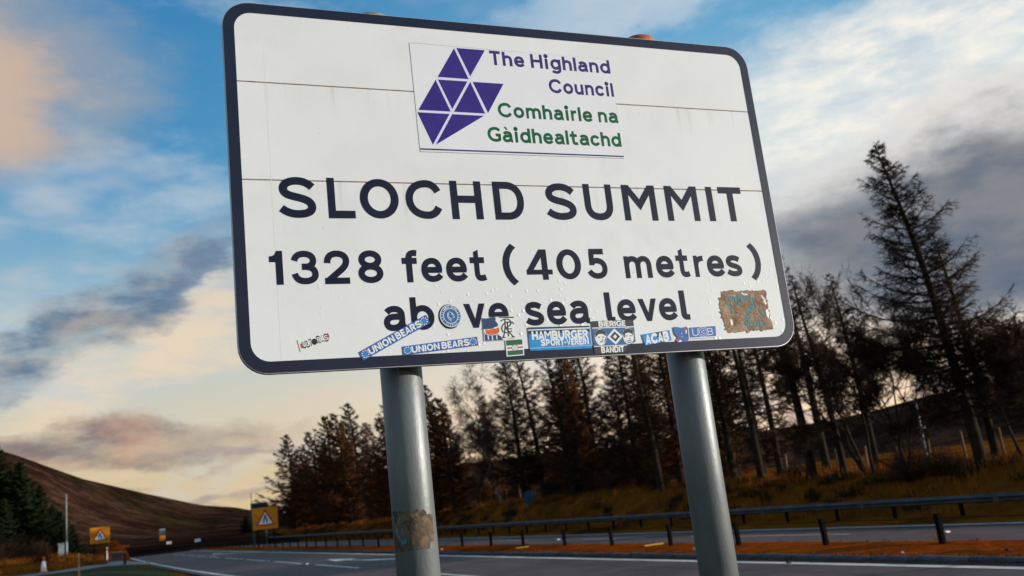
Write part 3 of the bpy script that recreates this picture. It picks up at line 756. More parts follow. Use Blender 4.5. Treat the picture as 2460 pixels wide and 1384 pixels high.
        for q in range(len(rings) - 1):
            for k in range(n): F.append((q * n + k, q * n + (k + 1) % n, (q + 1) * n + (k + 1) % n, (q + 1) * n + k))
        F.append(tuple(range((len(rings) - 1) * n, len(rings) * n)))
        mb.add(V, F); mb.part('cap', capm, po, True)
        for v in (.36, -.34):     # clamps that hold the rails
            mb = MB(); mb.tube(S(u, v - .02, -.1005), S(u, v + .02, -.1005), 0.062, n=24); mb.box(S(u, v, -.036), (.03, .012, .02), (SU, SN, UP)); mb.part('clamp', 'aluminium', po)
    for v in (.36, -.34):
        mb = MB(); mb.box(S(0, v, -.028), (SW / 2 - .05, .0095, .022), (SU, SN, UP)); mb.part('back_rail', 'aluminium', sign)

    # ---- stickers and scars on the face and on the left pole
    def frame(c00, c10, c01):
        """unit square frame from three corners (lower-left, lower-right, upper-left) in sign coordinates"""
        A, B_, D_ = np.array(c00), np.array(c10), np.array(c01)
        def fr(x, y, w): q = A + (B_ - A) * x + (D_ - A) * y; return S(q[0], q[1], w)
        return fr
    LV = [0.0022]
    def sticker(fr, mtl, label, poly=((0, 0), (1, 0), (1, 1), (0, 1))):
        w = LV[0]; LV[0] += 0.0005
        o_ = Flat(w, fr).poly(poly).part('sticker', mtl, sign); o_['label'] = label
        return o_, w + 6e-5
    # graffiti-lettered white strip
    fr = frame((-.6896, -.4543), (-.6086, -.4344), (-.6958, -.4240))
    st, w = sticker(fr, 'st_white', 'small white sticker lettered ultras in outlined capitals, torn')
    Flat(w, fr).poly([(.04, .25), (.13, .2), (.16, .6), (.05, .66)]).poly([(.86, .45), (.97, .5), (.95, .9), (.88, .8)]).part('print', 'st_red', st)
    Flat(w + 2e-4, fr).text('ULT', .10, .40, .22, .52, .42, .02).text('RAS', .56, .92, .26, .56, .42, .02).poly([(.42 + .09 * math.cos(a) + .06, .48 + .27 * math.sin(a)) for a in np.linspace(0, 6.283, 11)[:-1]]).part('lettering', 'st_black', st)
    Flat(w + 6e-4, fr).text('ULT', .115, .39, .28, .40, .20, .1).text('RAS', .575, .91, .32, .44, .20, .1).part('print', 'st_white', st)
    # two scarf strips
    def scarf(fr, label):
        st, w = sticker(fr, 'st_blue', label)
        for x in (.065, .935):
            f = Flat(w, fr)
            for k in range(10):
                a = k * .628; r0, r1 = .30, .44
                f.poly([(x + .12 * q * math.cos(a + d), .5 + q * math.sin(a + d) * 1.0) for q, d in ((r0, -.13), (r1, -.13), (r1, .13), (r0, .13))])
            f.part('print', 'st_white', st)
            f = Flat(w, fr)
            for k in range(10):
                a = k * .628 + .314
                f.poly([(x + .12 * q * math.cos(a + d), .5 + q * math.sin(a + d) * 1.0) for q, d in ((.32, -.1), (.42, -.1), (.42, .1), (.32, .1))])
            f.part('print', 'st_red', st)
            Flat(w + 3e-4, fr).poly([(x + .034 * math.cos(a), .5 + .27 * math.sin(a)) for a in np.linspace(0, 6.283, 13)[:-1]]).part('print', 'st_lightblue', st)
        Flat(w + 4e-4, fr).text('UNION BEARS', .115, .885, .14, .74, .24, .09, .22).part('lettering', 'st_white', st)
    scarf(frame((-.4261, -.4764), (-.2156, -.4588), (-.4269, -.4527)), 'blue strip sticker lettered union bears, lying level on the bottom border')
    scarf(frame((-.5329, -.4849), (-.3446, -.3927), (-.5423, -.4623)), 'blue strip sticker lettered union bears, slanting up across the letter b')
    # round badge over the letter o
    fr = frame((-.3161, -.4065), (-.2549, -.4065), (-.3161, -.3445))
    disc = lambda r, n=28: [(.5 + r * math.cos(a), .5 + r * math.sin(a)) for a in np.linspace(0, 2 * math.pi, n + 1)[:-1]]
    st, w = sticker(fr, 'st_white', 'round blue and white badge sticker covering the letter o', disc(.5))
    Flat(w, fr).poly(disc(.465)).part('print', 'st_midblue', st)
    f = Flat(w + 5e-5, fr)
    for k in range(36):
        a, b = k * math.pi / 18, (k + 1) * math.pi / 18
        for r0, r1 in ((.315, .345),): f.poly([(.5 + r * math.cos(t), .5 + r * math.sin(t)) for r, t in ((r0, a), (r1, a), (r1, b), (r0, b))])
    for a in (-.45, -.2, .12, .38, 2.75, 3.0, 3.3, 3.58):
        f.poly([(.5 + r * math.cos(a + d), .5 + r * math.sin(a + d)) for r, d in ((.34, -.035), (.465, -.025), (.465, .025), (.34, .035))])
    # swirl emblem in the middle of the badge
    for P_ in ('M .40 .66 C .30 .52 .34 .38 .52 .27', 'M .42 .62 C .36 .50 .42 .42 .55 .34', 'M .44 .68 C .56 .66 .64 .58 .66 .44 L .58 .42', 'M .54 .60 L .60 .52'):
        P, cl = path(P_); 
        for po in stroke_polys(P, cl, .03): f.mb.add([fr(q[0], q[1], f.w) for q in po], [(0, 1, 2, 3)])
        f.w += 2.5e-5
    f.part('print', 'plate_lavender', st)
    def arc_text(txt, r, a0, a1, flip, h):
        f = Flat(w + 8e-4, None)
        n = len(txt)
        for i, ch in enumerate(txt):
            if ch == ' ': continue
            a = a0 + (a1 - a0) * i / (n - 1)
            d = np.array([math.cos(a), math.sin(a)]); tg = np.array([d[1], -d[0]]) * (-1 if flip else 1); rad = d * (-1 if flip else 1)
            f.fr = lambda x, y, w_, d=d, tg=tg, rad=rad: fr(*(np.array([.5, .5]) + d * r + tg * x + rad * y), w_)
            f.glyph_in(ch, -.026, .026, -h / 2, h, .2)
        return f
    arc_text('UNION BEARS', .40, 2.45, .70, False, .085).part('lettering', 'st_white', st)
    arc_text('ULTRAS', .40, 4.10, 5.32, True, .085).part('lettering', 'st_white', st)
    # cartoon-coloured sticker with interlaced monogram, torn at the lower right
    fr = frame((-.1974, -.4489), (-.1045, -.4475), (-.1955, -.3830))
    st, w = sticker(fr, 'st_white', 'square sticker with blue and orange patches and a black interlaced monogram', ((0, 0), (.66, .0), (.72, .06), (1, .05), (1, .98), (.5, 1), (0, .99)))
    Flat(w, fr).poly([(.0, .50), (.22, .50), (.46, .60), (.47, .70), (.40, .82), (.42, .97), (.34, 1.0), (.10, .95), (0, .97)]).part('print', 'st_navy', st)
    Flat(w, fr).poly([(.04, .49), (.18, .47), (.30, .53), (.38, .50), (.50, .56), (.50, .36), (.40, .27), (.22, .25), (.08, .30)]).part('print', 'st_orange', st)
    Flat(w, fr).poly([(.02, .01), (.60, .01), (.52, .18), (.46, .22), (.46, .26), (.40, .245), (.22, .23), (.06, .28), (.02, .4)]).part('print', 'st_navy', st)
    Flat(w + 1e-4, fr).poly([(.12, .06), (.16, .06), (.15, .24), (.11, .24)]).poly([(.24, .02), (.28, .02), (.28, .22), (.24, .22)]).poly([(.38, .05), (.42, .05), (.42, .22), (.38, .22)]).part('print', 'plate_lavender', st)
    f = Flat(w + 1e-4, fr)
    f.poly([(.5, .95), (.99, .91), (.99, .97), (.52, .99)])
    for P_ in ('M .60 .12 C .68 .35 .70 .55 .70 .90', 'M .56 .80 C .66 .92 .84 .92 .88 .76 C .90 .62 .80 .54 .68 .52', 'M .70 .52 L .92 .12', 'M .56 .11 L .68 .11', 'M .86 .11 L .98 .11', 'M .98 .66 C .90 .80 .62 .80 .58 .52 C .56 .30 .72 .24 .90 .38', 'M .77 .14 L .77 .74 L .95 .74', 'M .77 .46 L .90 .46'):
        P, cl = path(P_)
        for po in stroke_polys(P, cl, .045): f.mb.add([fr(q[0], q[1], f.w) for q in po], [(0, 1, 2, 3)])
        f.w += 2.5e-5
    f.part('print', 'st_black', st)
    # green flag sticker
    fr = frame((-.1375, -.4938), (-.0850, -.4922), (-.1362, -.4484))
    st, w = sticker(fr, 'st_white', 'small green, white and orange flag sticker hanging over the bottom border')
    Flat(w, fr).poly([(.06, .06), (.94, .06), (.94, .34), (.06, .34)]).poly([(.03, .66), (.95, .66), (.95, .98), (.03, .98)]).part('print', 'st_green', st)
    Flat(w, fr).poly([(.05, .45), (.36, .45), (.36, .55), (.05, .55)]).poly([(.64, .45), (.95, .45), (.95, .55), (.64, .55)]).part('print', 'st_orange', st)
    Flat(w + 1e-4, fr).poly(disc(.19, 20)).part('print', 'st_grey', st)
    Flat(w + 2e-4, fr).poly([(.5 + .16 * math.cos(a), .5 + .17 * math.sin(a)) for a in np.linspace(0, 6.283, 15)[:-1]]).part('print', 'st_white', st)
    f = Flat(w + 3e-4, fr)
    for y in (.40, .47, .54, .61): f.poly([(.38, y), (.62, y), (.60, y + .02), (.40, y + .02)])
    f.part('print', 'st_grey', st)
    # light-blue football strip
    fr = frame((-.0665, -.4810), (.1240, -.4830), (-.0653, -.4155))
    st, w = sticker(fr, 'st_lightblue', 'light blue sticker lettered hamburger sport-verein with a black top edge')
    Flat(w, fr).poly([(0, .93), (1, .93), (1, 1), (0, 1)]).poly([(0, .70), (1, .74), (1, .86), (0, .86)]).part('print', 'st_black', st)
    Flat(w + 5e-5, fr).poly([(0, .86), (1, .88), (1, .93), (0, .90)]).poly([(.0, .10), (1, .13), (1, .145), (.0, .115)]).part('print', 'st_white', st)
    Flat(w + 2e-4, fr).text('HAMBURGER', .05, .96, .46, .36, .27, .06).text('SPORT-VEREIN', .18, .96, .19, .27, .27, .08).part('lettering', 'st_white', st)
    # bandit sticker with two heads and a diamond
    fr = frame((.1300, -.4995), (.2660, -.4995), (.1333, -.4050))
    st, w = sticker(fr, 'st_black', 'black and blue sticker with two heads, a white diamond and torn lower corner', ((0, 0), (.70, .0), (.80, .20), (1, .32), (1, 1), (0, 1)))
    Flat(w, fr).poly([(0, .24), (.82, .23), (.99, .34), (.99, .77), (0, .78)]).part('print', 'st_midblue', st)
    Flat(w + 5e-5, fr).poly([(0, .775), (1, .765), (1, .795), (0, .805)]).poly([(0, .215), (.78, .21), (.8, .235), (0, .24)]).part('print', 'st_white', st)
    f = Flat(w + 1e-4, fr); f.text('BIERIGE', .16, .80, .82, .165, .26, .08); f.text('BANDIT', .16, .70, .02, .18, .26, .08); f.part('lettering', 'st_white', st)
    Flat(w + 1e-4, fr).poly([(.52, .25), (.71, .50), (.52, .75), (.33, .50)]).part('print', 'st_white', st)
    Flat(w + 2e-4, fr).poly([(.52, .34), (.64, .50), (.52, .66), (.40, .50)]).part('print', 'st_black', st)
    Flat(w + 3e-4, fr).poly([(.52, .43), (.57, .50), (.52, .57), (.47, .50)]).part('print', 'st_white', st)
    for cx, cap in ((.18, True), (.84, False)):
        Flat(w + 1e-4, fr).poly([(cx + .135 * math.cos(a), .50 + (.26 if math.sin(a) > 0 else .25) * math.sin(a)) for a in np.linspace(0, 6.283, 19)[:-1]]).part('print', 'st_white', st)
        hair = [(-.125, .50), (-.12, .62), (-.06, .73), (.05, .74), (.115, .66), (.125, .52), (.06, .60), (-.04, .60)] if cap else [(-.115, .44), (-.125, .60), (-.07, .72), (.04, .74), (.115, .66), (.12, .46), (.09, .56), (.02, .61), (-.07, .58), (-.09, .46)]
        f = Flat(w + 2e-4, fr); f.poly([(cx + x, y) for x, y in hair])
        for x0, x1, y in ((-.07, -.02, .49), (.03, .08, .49), (-.03, .045, .345)): f.poly([(cx + x0, y), (cx + x1, y), (cx + x1, y + .025), (cx + x0, y + .025)])
        f.poly([(cx + .02, .39), (cx + .05, .39), (cx + .035, .46)])
        if not cap: f.poly([(cx - .07, .36), (cx - .04, .30), (cx + .04, .28), (cx + .07, .36), (cx + .03, .31), (cx - .03, .32)])
        else: f.poly([(cx + .075, .30), (cx + .115, .40), (cx + .12, .5), (cx + .09, .42)])
        f.part('print', 'st_black', st)
    # torn four-letter sticker
    fr = frame((.2909, -.4827), (.3880, -.4725), (.2908, -.4497))
    st, w = sticker(fr, 'st_lightblue', 'torn blue sticker lettered ACAB in fat white capitals', ((.06, 0), (1, .05), (.97, 1), (.0, 1.0)))
    Flat(w, fr).poly([(.46, .96), (.80, .98), (.74, .55), (.5, .5)]).poly([(.54, .08), (.74, .08), (.70, .4), (.55, .4)]).part('print', 'st_black', st)
    Flat(w + 1e-4, fr).text('ACAB', .10, .92, .06, .84, .30, .03).part('lettering', 'st_white', st)
    # torn blue scrap
    fr = frame((.3985, -.4770), (.4460, -.4785), (.4000, -.4312))
    st, w = sticker(fr, 'st_blue', 'torn scrap of blue sticker with red and white corners', ((.12, .0), (.95, .0), (.98, .4), (.90, .62), (1.0, .98), (.85, 1), (.66, .92), (.3, .99), (0, 1), (.04, .55), (.25, .3), (.08, .12)))
    Flat(w, fr).poly([(.76, 1.0), (.98, .98), (.96, .80), (.84, .76)]).poly([(.10, .12), (.26, .3), (.40, .14), (.2, .0)]).part('print', 'st_red', st)
    Flat(w + 5e-5, fr).poly([(.84, .76), (.96, .80), (.94, .58), (.86, .54)]).poly([(.40, .14), (.2, .0), (.42, .0), (.50, .08)]).poly([(.52, .55), (.58, .60), (.60, .50)]).poly([(.50, .36), (.58, .38), (.55, .30)]).part('print', 'st_white', st)
    # blue monogram strip
    fr = frame((.4471, -.4695), (.5456, -.4682), (.4500, -.4345))
    st, w = sticker(fr, 'st_white', 'blue rectangular sticker lettered UCB in pale outlined capitals with white edge')
    Flat(w, fr).poly([(.03, .10), (.985, .10), (.985, .98), (.02, .97)]).part('print', 'st_blue', st)
    f = Flat(w + 1e-4, fr); f.text('U', .14, .36, .20, .66, .10); f.text('B', .68, .88, .20, .66, .10)
    for r in (.16, .24):
        for k in range(24):
            a, b = k * .2618, (k + 1) * .2618
            f.poly([(.52 + q * math.cos(t) * .75, .53 + q * math.sin(t) * 1.7) for q, t in ((r, a), (r + .022, a), (r + .022, b), (r, b))])
    f.text('C', .46, .58, .38, .30, .18); f.part('lettering', 'plate_lavender', st)
    # weathered glue scar, lower right
    r_ = np.random.default_rng(4)
    out = []
    cs = [(.5935, -.3270), (.7540, -.3275), (.7570, -.4530), (.5870, -.4560), (.5755, -.4100), (.5775, -.3480)]
    for i in range(len(cs)):
        a, b = np.array(cs[i]), np.array(cs[(i + 1) % len(cs)]); n = max(3, int(np.linalg.norm(b - a) / .0055))
        for k in range(n): out.append(a + (b - a) * k / n + r_.normal(0, .0022, 2))
    o_ = Flat(0.0020).poly(out[::-1]).part('glue_scar', 'rust_patch', sign); o_['label'] = 'brown and teal glue scar where a square sticker was torn off'
    def scrawl(P_, wd, w, mtl, nm, jit=.003):
        P, cl = path(P_); P = P + r_.normal(0, jit * .5, P.shape); f = Flat(w)
        for po in stroke_polys(P, cl, wd):
            po = [q + r_.normal(0, jit * .35, 2) for q in po]; f.mb.add([S(q[0], q[1], f.w) for q in po], [(0, 1, 2, 3)]); f.w += 4e-6
        f.part(nm, mtl, o_)
    scrawl('M .602 -.350 C .625 -.362 .655 -.345 .690 -.352 C .708 -.362 .704 -.378 .684 -.388 C .668 -.398 .668 -.412 .660 -.428 C .685 -.440 .712 -.430 .733 -.434', .017, .0022, 'teal_glue', 'glue_smear')
    scrawl('M .640 -.345 C .648 -.352 .652 -.362 .655 -.372', .016, .00235, 'teal_glue', 'glue_smear')
    scrawl('M .600 -.365 C .615 -.372 .622 -.385 .618 -.400', .012, .00222, 'teal_glue', 'glue_smear')
    scrawl('M .700 -.418 C .715 -.412 .725 -.405 .735 -.398', .014, .00222, 'teal_glue', 'glue_smear')
    scrawl('M .735 -.345 C .745 -.352 .742 -.362 .748 -.372', .006, .0023, 'seam', 'bare_fleck')
    scrawl('M .665 -.336 C .672 -.340 .676 -.338 .684 -.341', .005, .0023, 'seam', 'bare_fleck')
    scrawl('M .640 -.385 C .650 -.395 .640 -.410 .645 -.425', .020, .00225, 'tan_glue', 'glue_smear')
    scrawl('M .585 -.400 C .598 -.420 .592 -.440 .606 -.449', .010, .00225, 'tan_glue', 'glue_smear')
    scrawl('M .690 -.395 C .705 -.400 .715 -.408 .722 -.418', .015, .00225, 'tan_glue', 'glue_smear')
    scrawl('M .600 -.331 C .640 -.336 .700 -.330 .750 -.334', .006, .0022, 'tan_glue', 'glue_smear')
    Flat(0.0024).poly([(.607, -.413), (.612, -.418), (.613, -.430), (.607, -.436), (.604, -.424)]).poly([(.741, -.392), (.750, -.386), (.753, -.402), (.748, -.418), (.742, -.410)]).part('bare_fleck', 'seam', o_)
    # scar wrapped round the left pole
    c0 = S(-.4070, 0, -.1005); V = []; F = []; nu, nv = 26, 14
    th0 = math.atan2(-c0[1], -c0[0])      # towards the camera
    for i in range(nu + 1):
        for j in range(nv + 1):
            x, y = i / nu, j / nv
            ang = -1.22 + 2.20 * x
            top, bot = SCN[2] - .868 - .012 * (x > .82) - .006 * x, SCN[2] - .968 + .014 * (x > .86)
            zz = bot + (top - bot) * y
            jit = r_.normal(0, .0016, 2) if (i in (0, nu) or j in (0, nv)) else (0, 0)
            a = th0 + ang + jit[0] * 12
            V.append((c0[0] + .0577 * math.cos(a), c0[1] + .0577 * math.sin(a), zz + jit[1]))
    for i in range(nu):
        for j in range(nv):
            k = i * (nv + 1) + j; F.append((k, k + nv + 1, k + nv + 2, k + 1))
    o_ = part('glue_scar', V, F, 'pole_patch', sign, True); o_['label'] = 'rusty brown sticker remnant with a blue streak wrapped round the pole'
    V = []; F = []
    for j in range(9):
        y = j / 8; a = th0 - .95 + .42 * y ** 1.3 + .06 * math.sin(j * 2.1); zz = SCN[2] - .874 - .078 * y
        for d in (-.26, .26): V.append((c0[0] + .0582 * math.cos(a + d * (1 - .5 * y)), c0[1] + .0582 * math.sin(a + d * (1 - .5 * y)), zz))
    part('blue_streak', V, [(2 * j, 2 * j + 2, 2 * j + 3, 2 * j + 1) for j in range(8)], 'streak_blue', o_)
build_sign()

# ------------------------------------------------------------------ trees
class Twigs:
    """collects tapered 3-sided sticks and 4-vertex spikes into arrays"""
    def __init__(s): s.V = []; s.F = []; s.n = 0
    def spikes(s, P0, P1, R):
        """many thin spikes: triangular foot at P0, point at P1"""
        P0, P1, R = np.asarray(P0, float), np.asarray(P1, float), np.asarray(R, float)
        d = P1 - P0; L = np.linalg.norm(d, axis=1, keepdims=True) + 1e-9; d = d / L
        a = np.cross(d, np.array([0.31, 0.17, 0.94])); a /= (np.linalg.norm(a, axis=1, keepdims=True) + 1e-9); b = np.cross(d, a)
        k = len(P0); V = np.empty((k, 4, 3))
        for i, t in enumerate((0, 2.0944, 4.1888)): V[:, i] = P0 + (a * math.cos(t) + b * math.sin(t)) * R[:, None]
        V[:, 3] = P1
        base = s.n + np.arange(k)[:, None] * 4
        F = np.concatenate([base + np.array([0, 1, 3]), base + np.array([1, 2, 3]), base + np.array([2, 0, 3])])
        s.V.append(V.reshape(-1, 3)); s.F.append(F); s.n += 4 * k
    def limb(s, P, R, n=4):
        P = np.asarray(P, float); k = len(P); V = []
        for i in range(k):
            d = P[min(i + 1, k - 1)] - P[max(i - 1, 0)]; d /= (np.linalg.norm(d) + 1e-9)
            a = np.cross(d, (0.9, 0.1, 0.2) if abs(d[0]) < .8 else (0, 1, 0)); a /= np.linalg.norm(a); b = np.cross(d, a)
            for j in range(n): t = 6.28318 * j / n; V.append(P[i] + (a * math.cos(t) + b * math.sin(t)) * R[i])
        F = []
        for i in range(k - 1):
            for j in range(n):
                a0, a1, b0, b1 = i * n + j, i * n + (j + 1) % n, (i + 1) * n + j, (i + 1) * n + (j + 1) % n
                F += [(a0, a1, b1), (a0, b1, b0)]
        s.V.append(np.array(V)); s.F.append(np.array(F) + s.n); s.n += len(V)
    def mesh(s, name, mtl, smooth=False): return mesh_fast(name, np.concatenate(s.V), np.concatenate(s.F), mtl, smooth)

def larch_meshes(seed, H, spread, n_br, lean, low=0.12, dens=1.0, twig='twig', bark='bark', asym=0.25, gaps=0.15, tw=1.0):
    """bare larch: single bowed stem, many level boughs with upturned ends, fine twigs"""
    r = np.random.default_rng(seed)
    t = np.linspace(0, 1, 15)
    bow = np.stack([lean[0] * t ** 1.5 + 0.10 * np.sin(t * 5 + seed) * t, lean[1] * t ** 1.5 + 0.10 * np.cos(t * 4 + seed) * t, H * t], 1)
    TR = Twigs(); r0 = 0.0135 * H + 0.04
    TR.limb(np.concatenate([bow[:1] - [[0, 0, .4]], bow]), np.concatenate([[r0 * 1.35], r0 * (1 - t) ** 0.8 + 0.012]), 9)
    C = Twigs()
    for i in range(n_br):
        h = low + (1 - low) * max(0.0, (i + r.uniform(-.4, .4)) / n_br) ** 0.92
        if h > 0.985: h = 0.985
        p0 = np.array([np.interp(h, t, bow[:, k]) for k in range(3)])
        az = i * 2.39996 + r.uniform(-.5, .5)
        prof = min(1.0, 0.62 + (h - low) * 2.2) if h < low + .17 else 1.0
        Ln = spread * (0.035 + (1 - h) ** 0.85) * prof * r.uniform(.55, 1.15)
        if r.random() < gaps: Ln *= r.uniform(.3, .6)
        elif r.random() < 0.10: Ln *= 1.15
        Ln *= 1 + asym * math.cos(az - math.pi * 0.9)
        d = np.array([math.cos(az), math.sin(az), 0]); 
        pitch0 = 0.28 + 0.75 * max(0, h - .55) - 0.38 * max(0, .55 - h)
        k = 6; q = np.linspace(0, 1, k)
        sag = -0.22 * Ln * np.sin(q * 2.4) * (1 - h) + 0.20 * Ln * q ** 2.6
        side = np.array([-d[1], d[0], 0]) * r.uniform(-.18, .18)
        P = p0 + d * Ln * q[:, None] * math.cos(pitch0) + side * (Ln * q ** 1.7)[:, None] + np.array([0, 0, 1.]) * (Ln * q * math.sin(pitch0) + sag)[:, None]
        rb = 0.010 + 0.015 * Ln
        C.limb(P, rb * (1 - q) ** 0.8 + 0.004, 3)
        m = int((9 + 11 * Ln) * dens)
        u = r.uniform(.10, 1.0, m) ** 0.85
        B = np.stack([np.interp(u, q, P[:, c]) for c in range(3)], 1)
        tl = Ln * (0.10 + 0.27 * (1 - u) + .05) * r.uniform(.5, 1.25, m) + 0.10
        sd = r.choice([-1, 1], m); ang = r.uniform(.5, 1.15, m)
        lat_ = np.array([-d[1], d[0], 0])
        dirs = d * np.cos(ang)[:, None] + lat_ * (np.sin(ang) * sd)[:, None] + np.array([0, 0, 1.]) * (r.uniform(-.55, .60, m))[:, None]
        dirs /= np.linalg.norm(dirs, axis=1, keepdims=True)
        E1 = B + dirs * tl[:, None]
        C.spikes(B, E1, np.full(m, 0.015 * tw))
        mm = 7; ii = np.repeat(np.arange(m), mm); w = r.uniform(.12, 1.0, m * mm)
        B2 = B[ii] + (E1 - B)[ii] * w[:, None]
        dd = dirs[ii] + r.normal(0, .62, (m * mm, 3)); dd /= np.linalg.norm(dd, axis=1, keepdims=True)
        l2 = tl[ii] * r.uniform(.18, .55, m * mm) + .05
        C.spikes(B2, B2 + dd * l2[:, None], np.full(m * mm, 0.0105 * tw))
    return TR.mesh('trunk', bark, True), C.mesh('crown', twig)

def broad_meshes(seed, H, stems, bark, twig, droop=0.0, wide=0.34, levels=4, dens=1.0):
    """bare broadleaf: forking limbs, fine twigs"""
    r = np.random.default_rng(seed); TR = Twigs(); C = Twigs(); tips = []
    def grow(p, d, L, R, lv):
        k = 6; P = [p]; dd = d.copy()
        for i in range(k - 1):
            dd = dd + r.normal(0, .10, 3) + np.array([0, 0, .05 - droop * (0.10 if lv < levels - 1 else 0)]); dd /= np.linalg.norm(dd)
            P.append(P[-1] + dd * L / (k - 1))
        P = np.array(P); Rr = np.linspace(R, R * .55, k)
        (TR if lv >= levels - 1 else C).limb(P, Rr, 7 if lv >= levels - 1 else 3)
        if lv == 0:
            tips.append((P, dd, L)); return
        nb = r.integers(3, 6) if lv > 1 else r.integers(4, 7)
        for b in range(nb):
            u = r.uniform(.35, 1.0) if b else 1.0
            q = np.array([np.interp(u, np.linspace(0, 1, k), P[:, c]) for c in range(3)])
            nd = dd * (1.0 if b else 1.4) + r.normal(0, .55 if lv > 1 else .7, 3); nd[2] += .12 - droop * .5; nd /= np.linalg.norm(nd)
            grow(q, nd, L * r.uniform(.5, .78), R * .5 * r.uniform(.75, 1.1), lv - 1)
    for sx in range(stems):
        a = r.uniform(0, 6.28) if stems > 1 else 0
        d = np.array([math.cos(a) * wide * (stems > 1), math.sin(a) * wide * (stems > 1), 1.0]); d /= np.linalg.norm(d)
        grow(np.array([math.cos(a) * .12 * (stems > 1), math.sin(a) * .12 * (stems > 1), -.3]), d, H * .42, 0.011 * H / stems ** .35 + .02, levels)
    for P, dd, L in tips:
        m = int(16 * dens); u = r.uniform(0, 1, m); q = np.linspace(0, 1, len(P))
        B = np.stack([np.interp(u, q, P[:, c]) for c in range(3)], 1)
        di = dd + r.normal(0, .65, (m, 3)); di[:, 2] -= droop * .8; di /= np.linalg.norm(di, axis=1, keepdims=True)
        E1 = B + di * (L * r.uniform(.25, .8, m))[:, None]
        C.spikes(B, E1, np.full(m, .011))
        ii = np.repeat(np.arange(m), 2); B2 = B[ii] + (E1 - B)[ii] * r.uniform(.3, .9, 2 * m)[:, None]
        d2 = di[ii] + r.normal(0, .6, (2 * m, 3)); d2[:, 2] -= droop * .6
        C.spikes(B2, B2 + d2 * (L * .3), np.full(2 * m, .009))
    return TR.mesh('trunk', bark, True), C.mesh('crown', twig)

def spruce_meshes(seed, H, spread, n_br=110):
    r = np.random.default_rng(seed); TR = Twigs(); C = Twigs()
    TR.limb(np.array([[0, 0, -.4], [0, 0, H * .5], [0, 0, H]]), [0.016 * H, .010 * H, .01], 7)
    for i in range(n_br):
        h = 0.03 + .96 * (i / n_br); az = i * 2.39996 + r.uniform(-.4, .4)
        Ln = spread * ((1 - h) ** .8 + .03) * r.uniform(.6, 1.15)
        d = np.array([math.cos(az), math.sin(az), 0]); q = np.linspace(0, 1, 5)
        P = np.array([0, 0, H * h]) + d * (Ln * q)[:, None] + np.array([0, 0, 1.]) * (-.30 * Ln * np.sin(q * 2.2) + .14 * Ln * q * q)[:, None]
        C.limb(P, .02 * (1 - q) + .006, 3)
        m = int(26 + 30 * Ln); u = r.uniform(.05, 1, m)
        B = np.stack([np.interp(u, q, P[:, c]) for c in range(3)], 1)
        lat_ = np.array([-d[1], d[0], 0]); sd = r.choice([-1, 1], m)
        di = d * r.uniform(.2, .9, m)[:, None] + lat_ * (sd * r.uniform(.3, 1, m))[:, None] + np.array([0, 0, 1.]) * r.uniform(-.7, .1, m)[:, None]
        di /= np.linalg.norm(di, axis=1, keepdims=True)
        C.spikes(B, B + di * ((.12 + .28 * Ln * (1 - u * .6)) * r.uniform(.5, 1.2, m))[:, None], np.full(m, .07))
    return TR.mesh('trunk', 'bark', True), C.mesh('crown', 'needles')

def shrub_mesh(seed, R, Hh, n, mtl):
    r = np.random.default_rng(seed); C = Twigs()
    a = r.uniform(0, 6.28, n); el = r.uniform(.15, 1.45, n); L = r.uniform(.45, 1.05, n)
    d = np.stack([np.cos(a) * np.cos(el) * R, np.sin(a) * np.cos(el) * R, np.sin(el) * Hh], 1) * L[:, None]
    B = np.stack([np.cos(a) * R * .25, np.sin(a) * R * .25, np.zeros(n)], 1) * r.uniform(0, 1, (n, 1))
    C.spikes(B, B + d, np.full(n, .014))
    ii = np.repeat(np.arange(n), 6); w = r.uniform(.35, 1, 6 * n)
    B2 = B[ii] + d[ii] * w[:, None]; dd = d[ii] * .35 + r.normal(0, .16 * R, (6 * n, 3))
    C.spikes(B2, B2 + dd, np.full(6 * n, .010))
    return C.mesh('twigs', mtl)

def plant(name, meshes, lat, s, scale, rotz, label, cat, group, tilt=(0, 0), z=None, parts=('trunk', 'crown'), wide=1.0):
    zz = float(zg(lat, s)) - 0.05 if z is None else z
    o = empty(name, tuple(W(lat, s, zz)), label, cat, group)
    for nm, me in zip(parts, meshes):
        c = bpy.data.objects.new(nm, me); COL.objects.link(c); c.parent = o
    o.rotation_euler = (tilt[0], tilt[1], rotz); o.scale = (scale * wide, scale * wide, scale)
    return o

# larch kinds, drawn 10 m tall, top bowed to local -x
LK = [larch_meshes(11, 10, 3.0, 96, (-.55, 0), .08, 1.0, 'twig', tw=1.35),
      larch_meshes(12, 10, 2.6, 92, (-.30, .1), .08, 1.0, 'twig_rust', tw=1.40),
      larch_meshes(13, 10, 2.8, 84, (-.85, -.1), .10, 1.0, 'twig', tw=1.35),
      larch_meshes(14, 10, 2.5, 96, (-.25, 0), .04, 1.1, 'twig_rust', tw=1.40),
      larch_meshes(15, 10, 3.0, 74, (-.7, .2), .20, 0.8, 'twig', 'bark_moss')]
LK += [larch_meshes(16, 10, 2.9, 96, (-.5, 0), .05, 1.1, 'twig_rust', tw=1.9), larch_meshes(17, 10, 2.7, 96, (-.75, .1), .05, 1.1, 'twig_rust', tw=1.9), larch_meshes(18, 10, 2.8, 92, (-.35, -.1), .06, 1.1, 'twig', tw=1.8)]
BIG = larch_meshes(24, 10.75, 3.7, 140, (-1.15, .1), .16, 1.05, 'twig', 'bark_moss', .12, .28, tw=.85)
LK += [larch_meshes(19, 10, 2.7, 66, (-.6, .1), .26, .7, 'twig', 'bark_moss', tw=.95), larch_meshes(20, 10, 2.4, 60, (-.8, -.1), .30, .65, 'twig', 'bark_moss', tw=.95)]
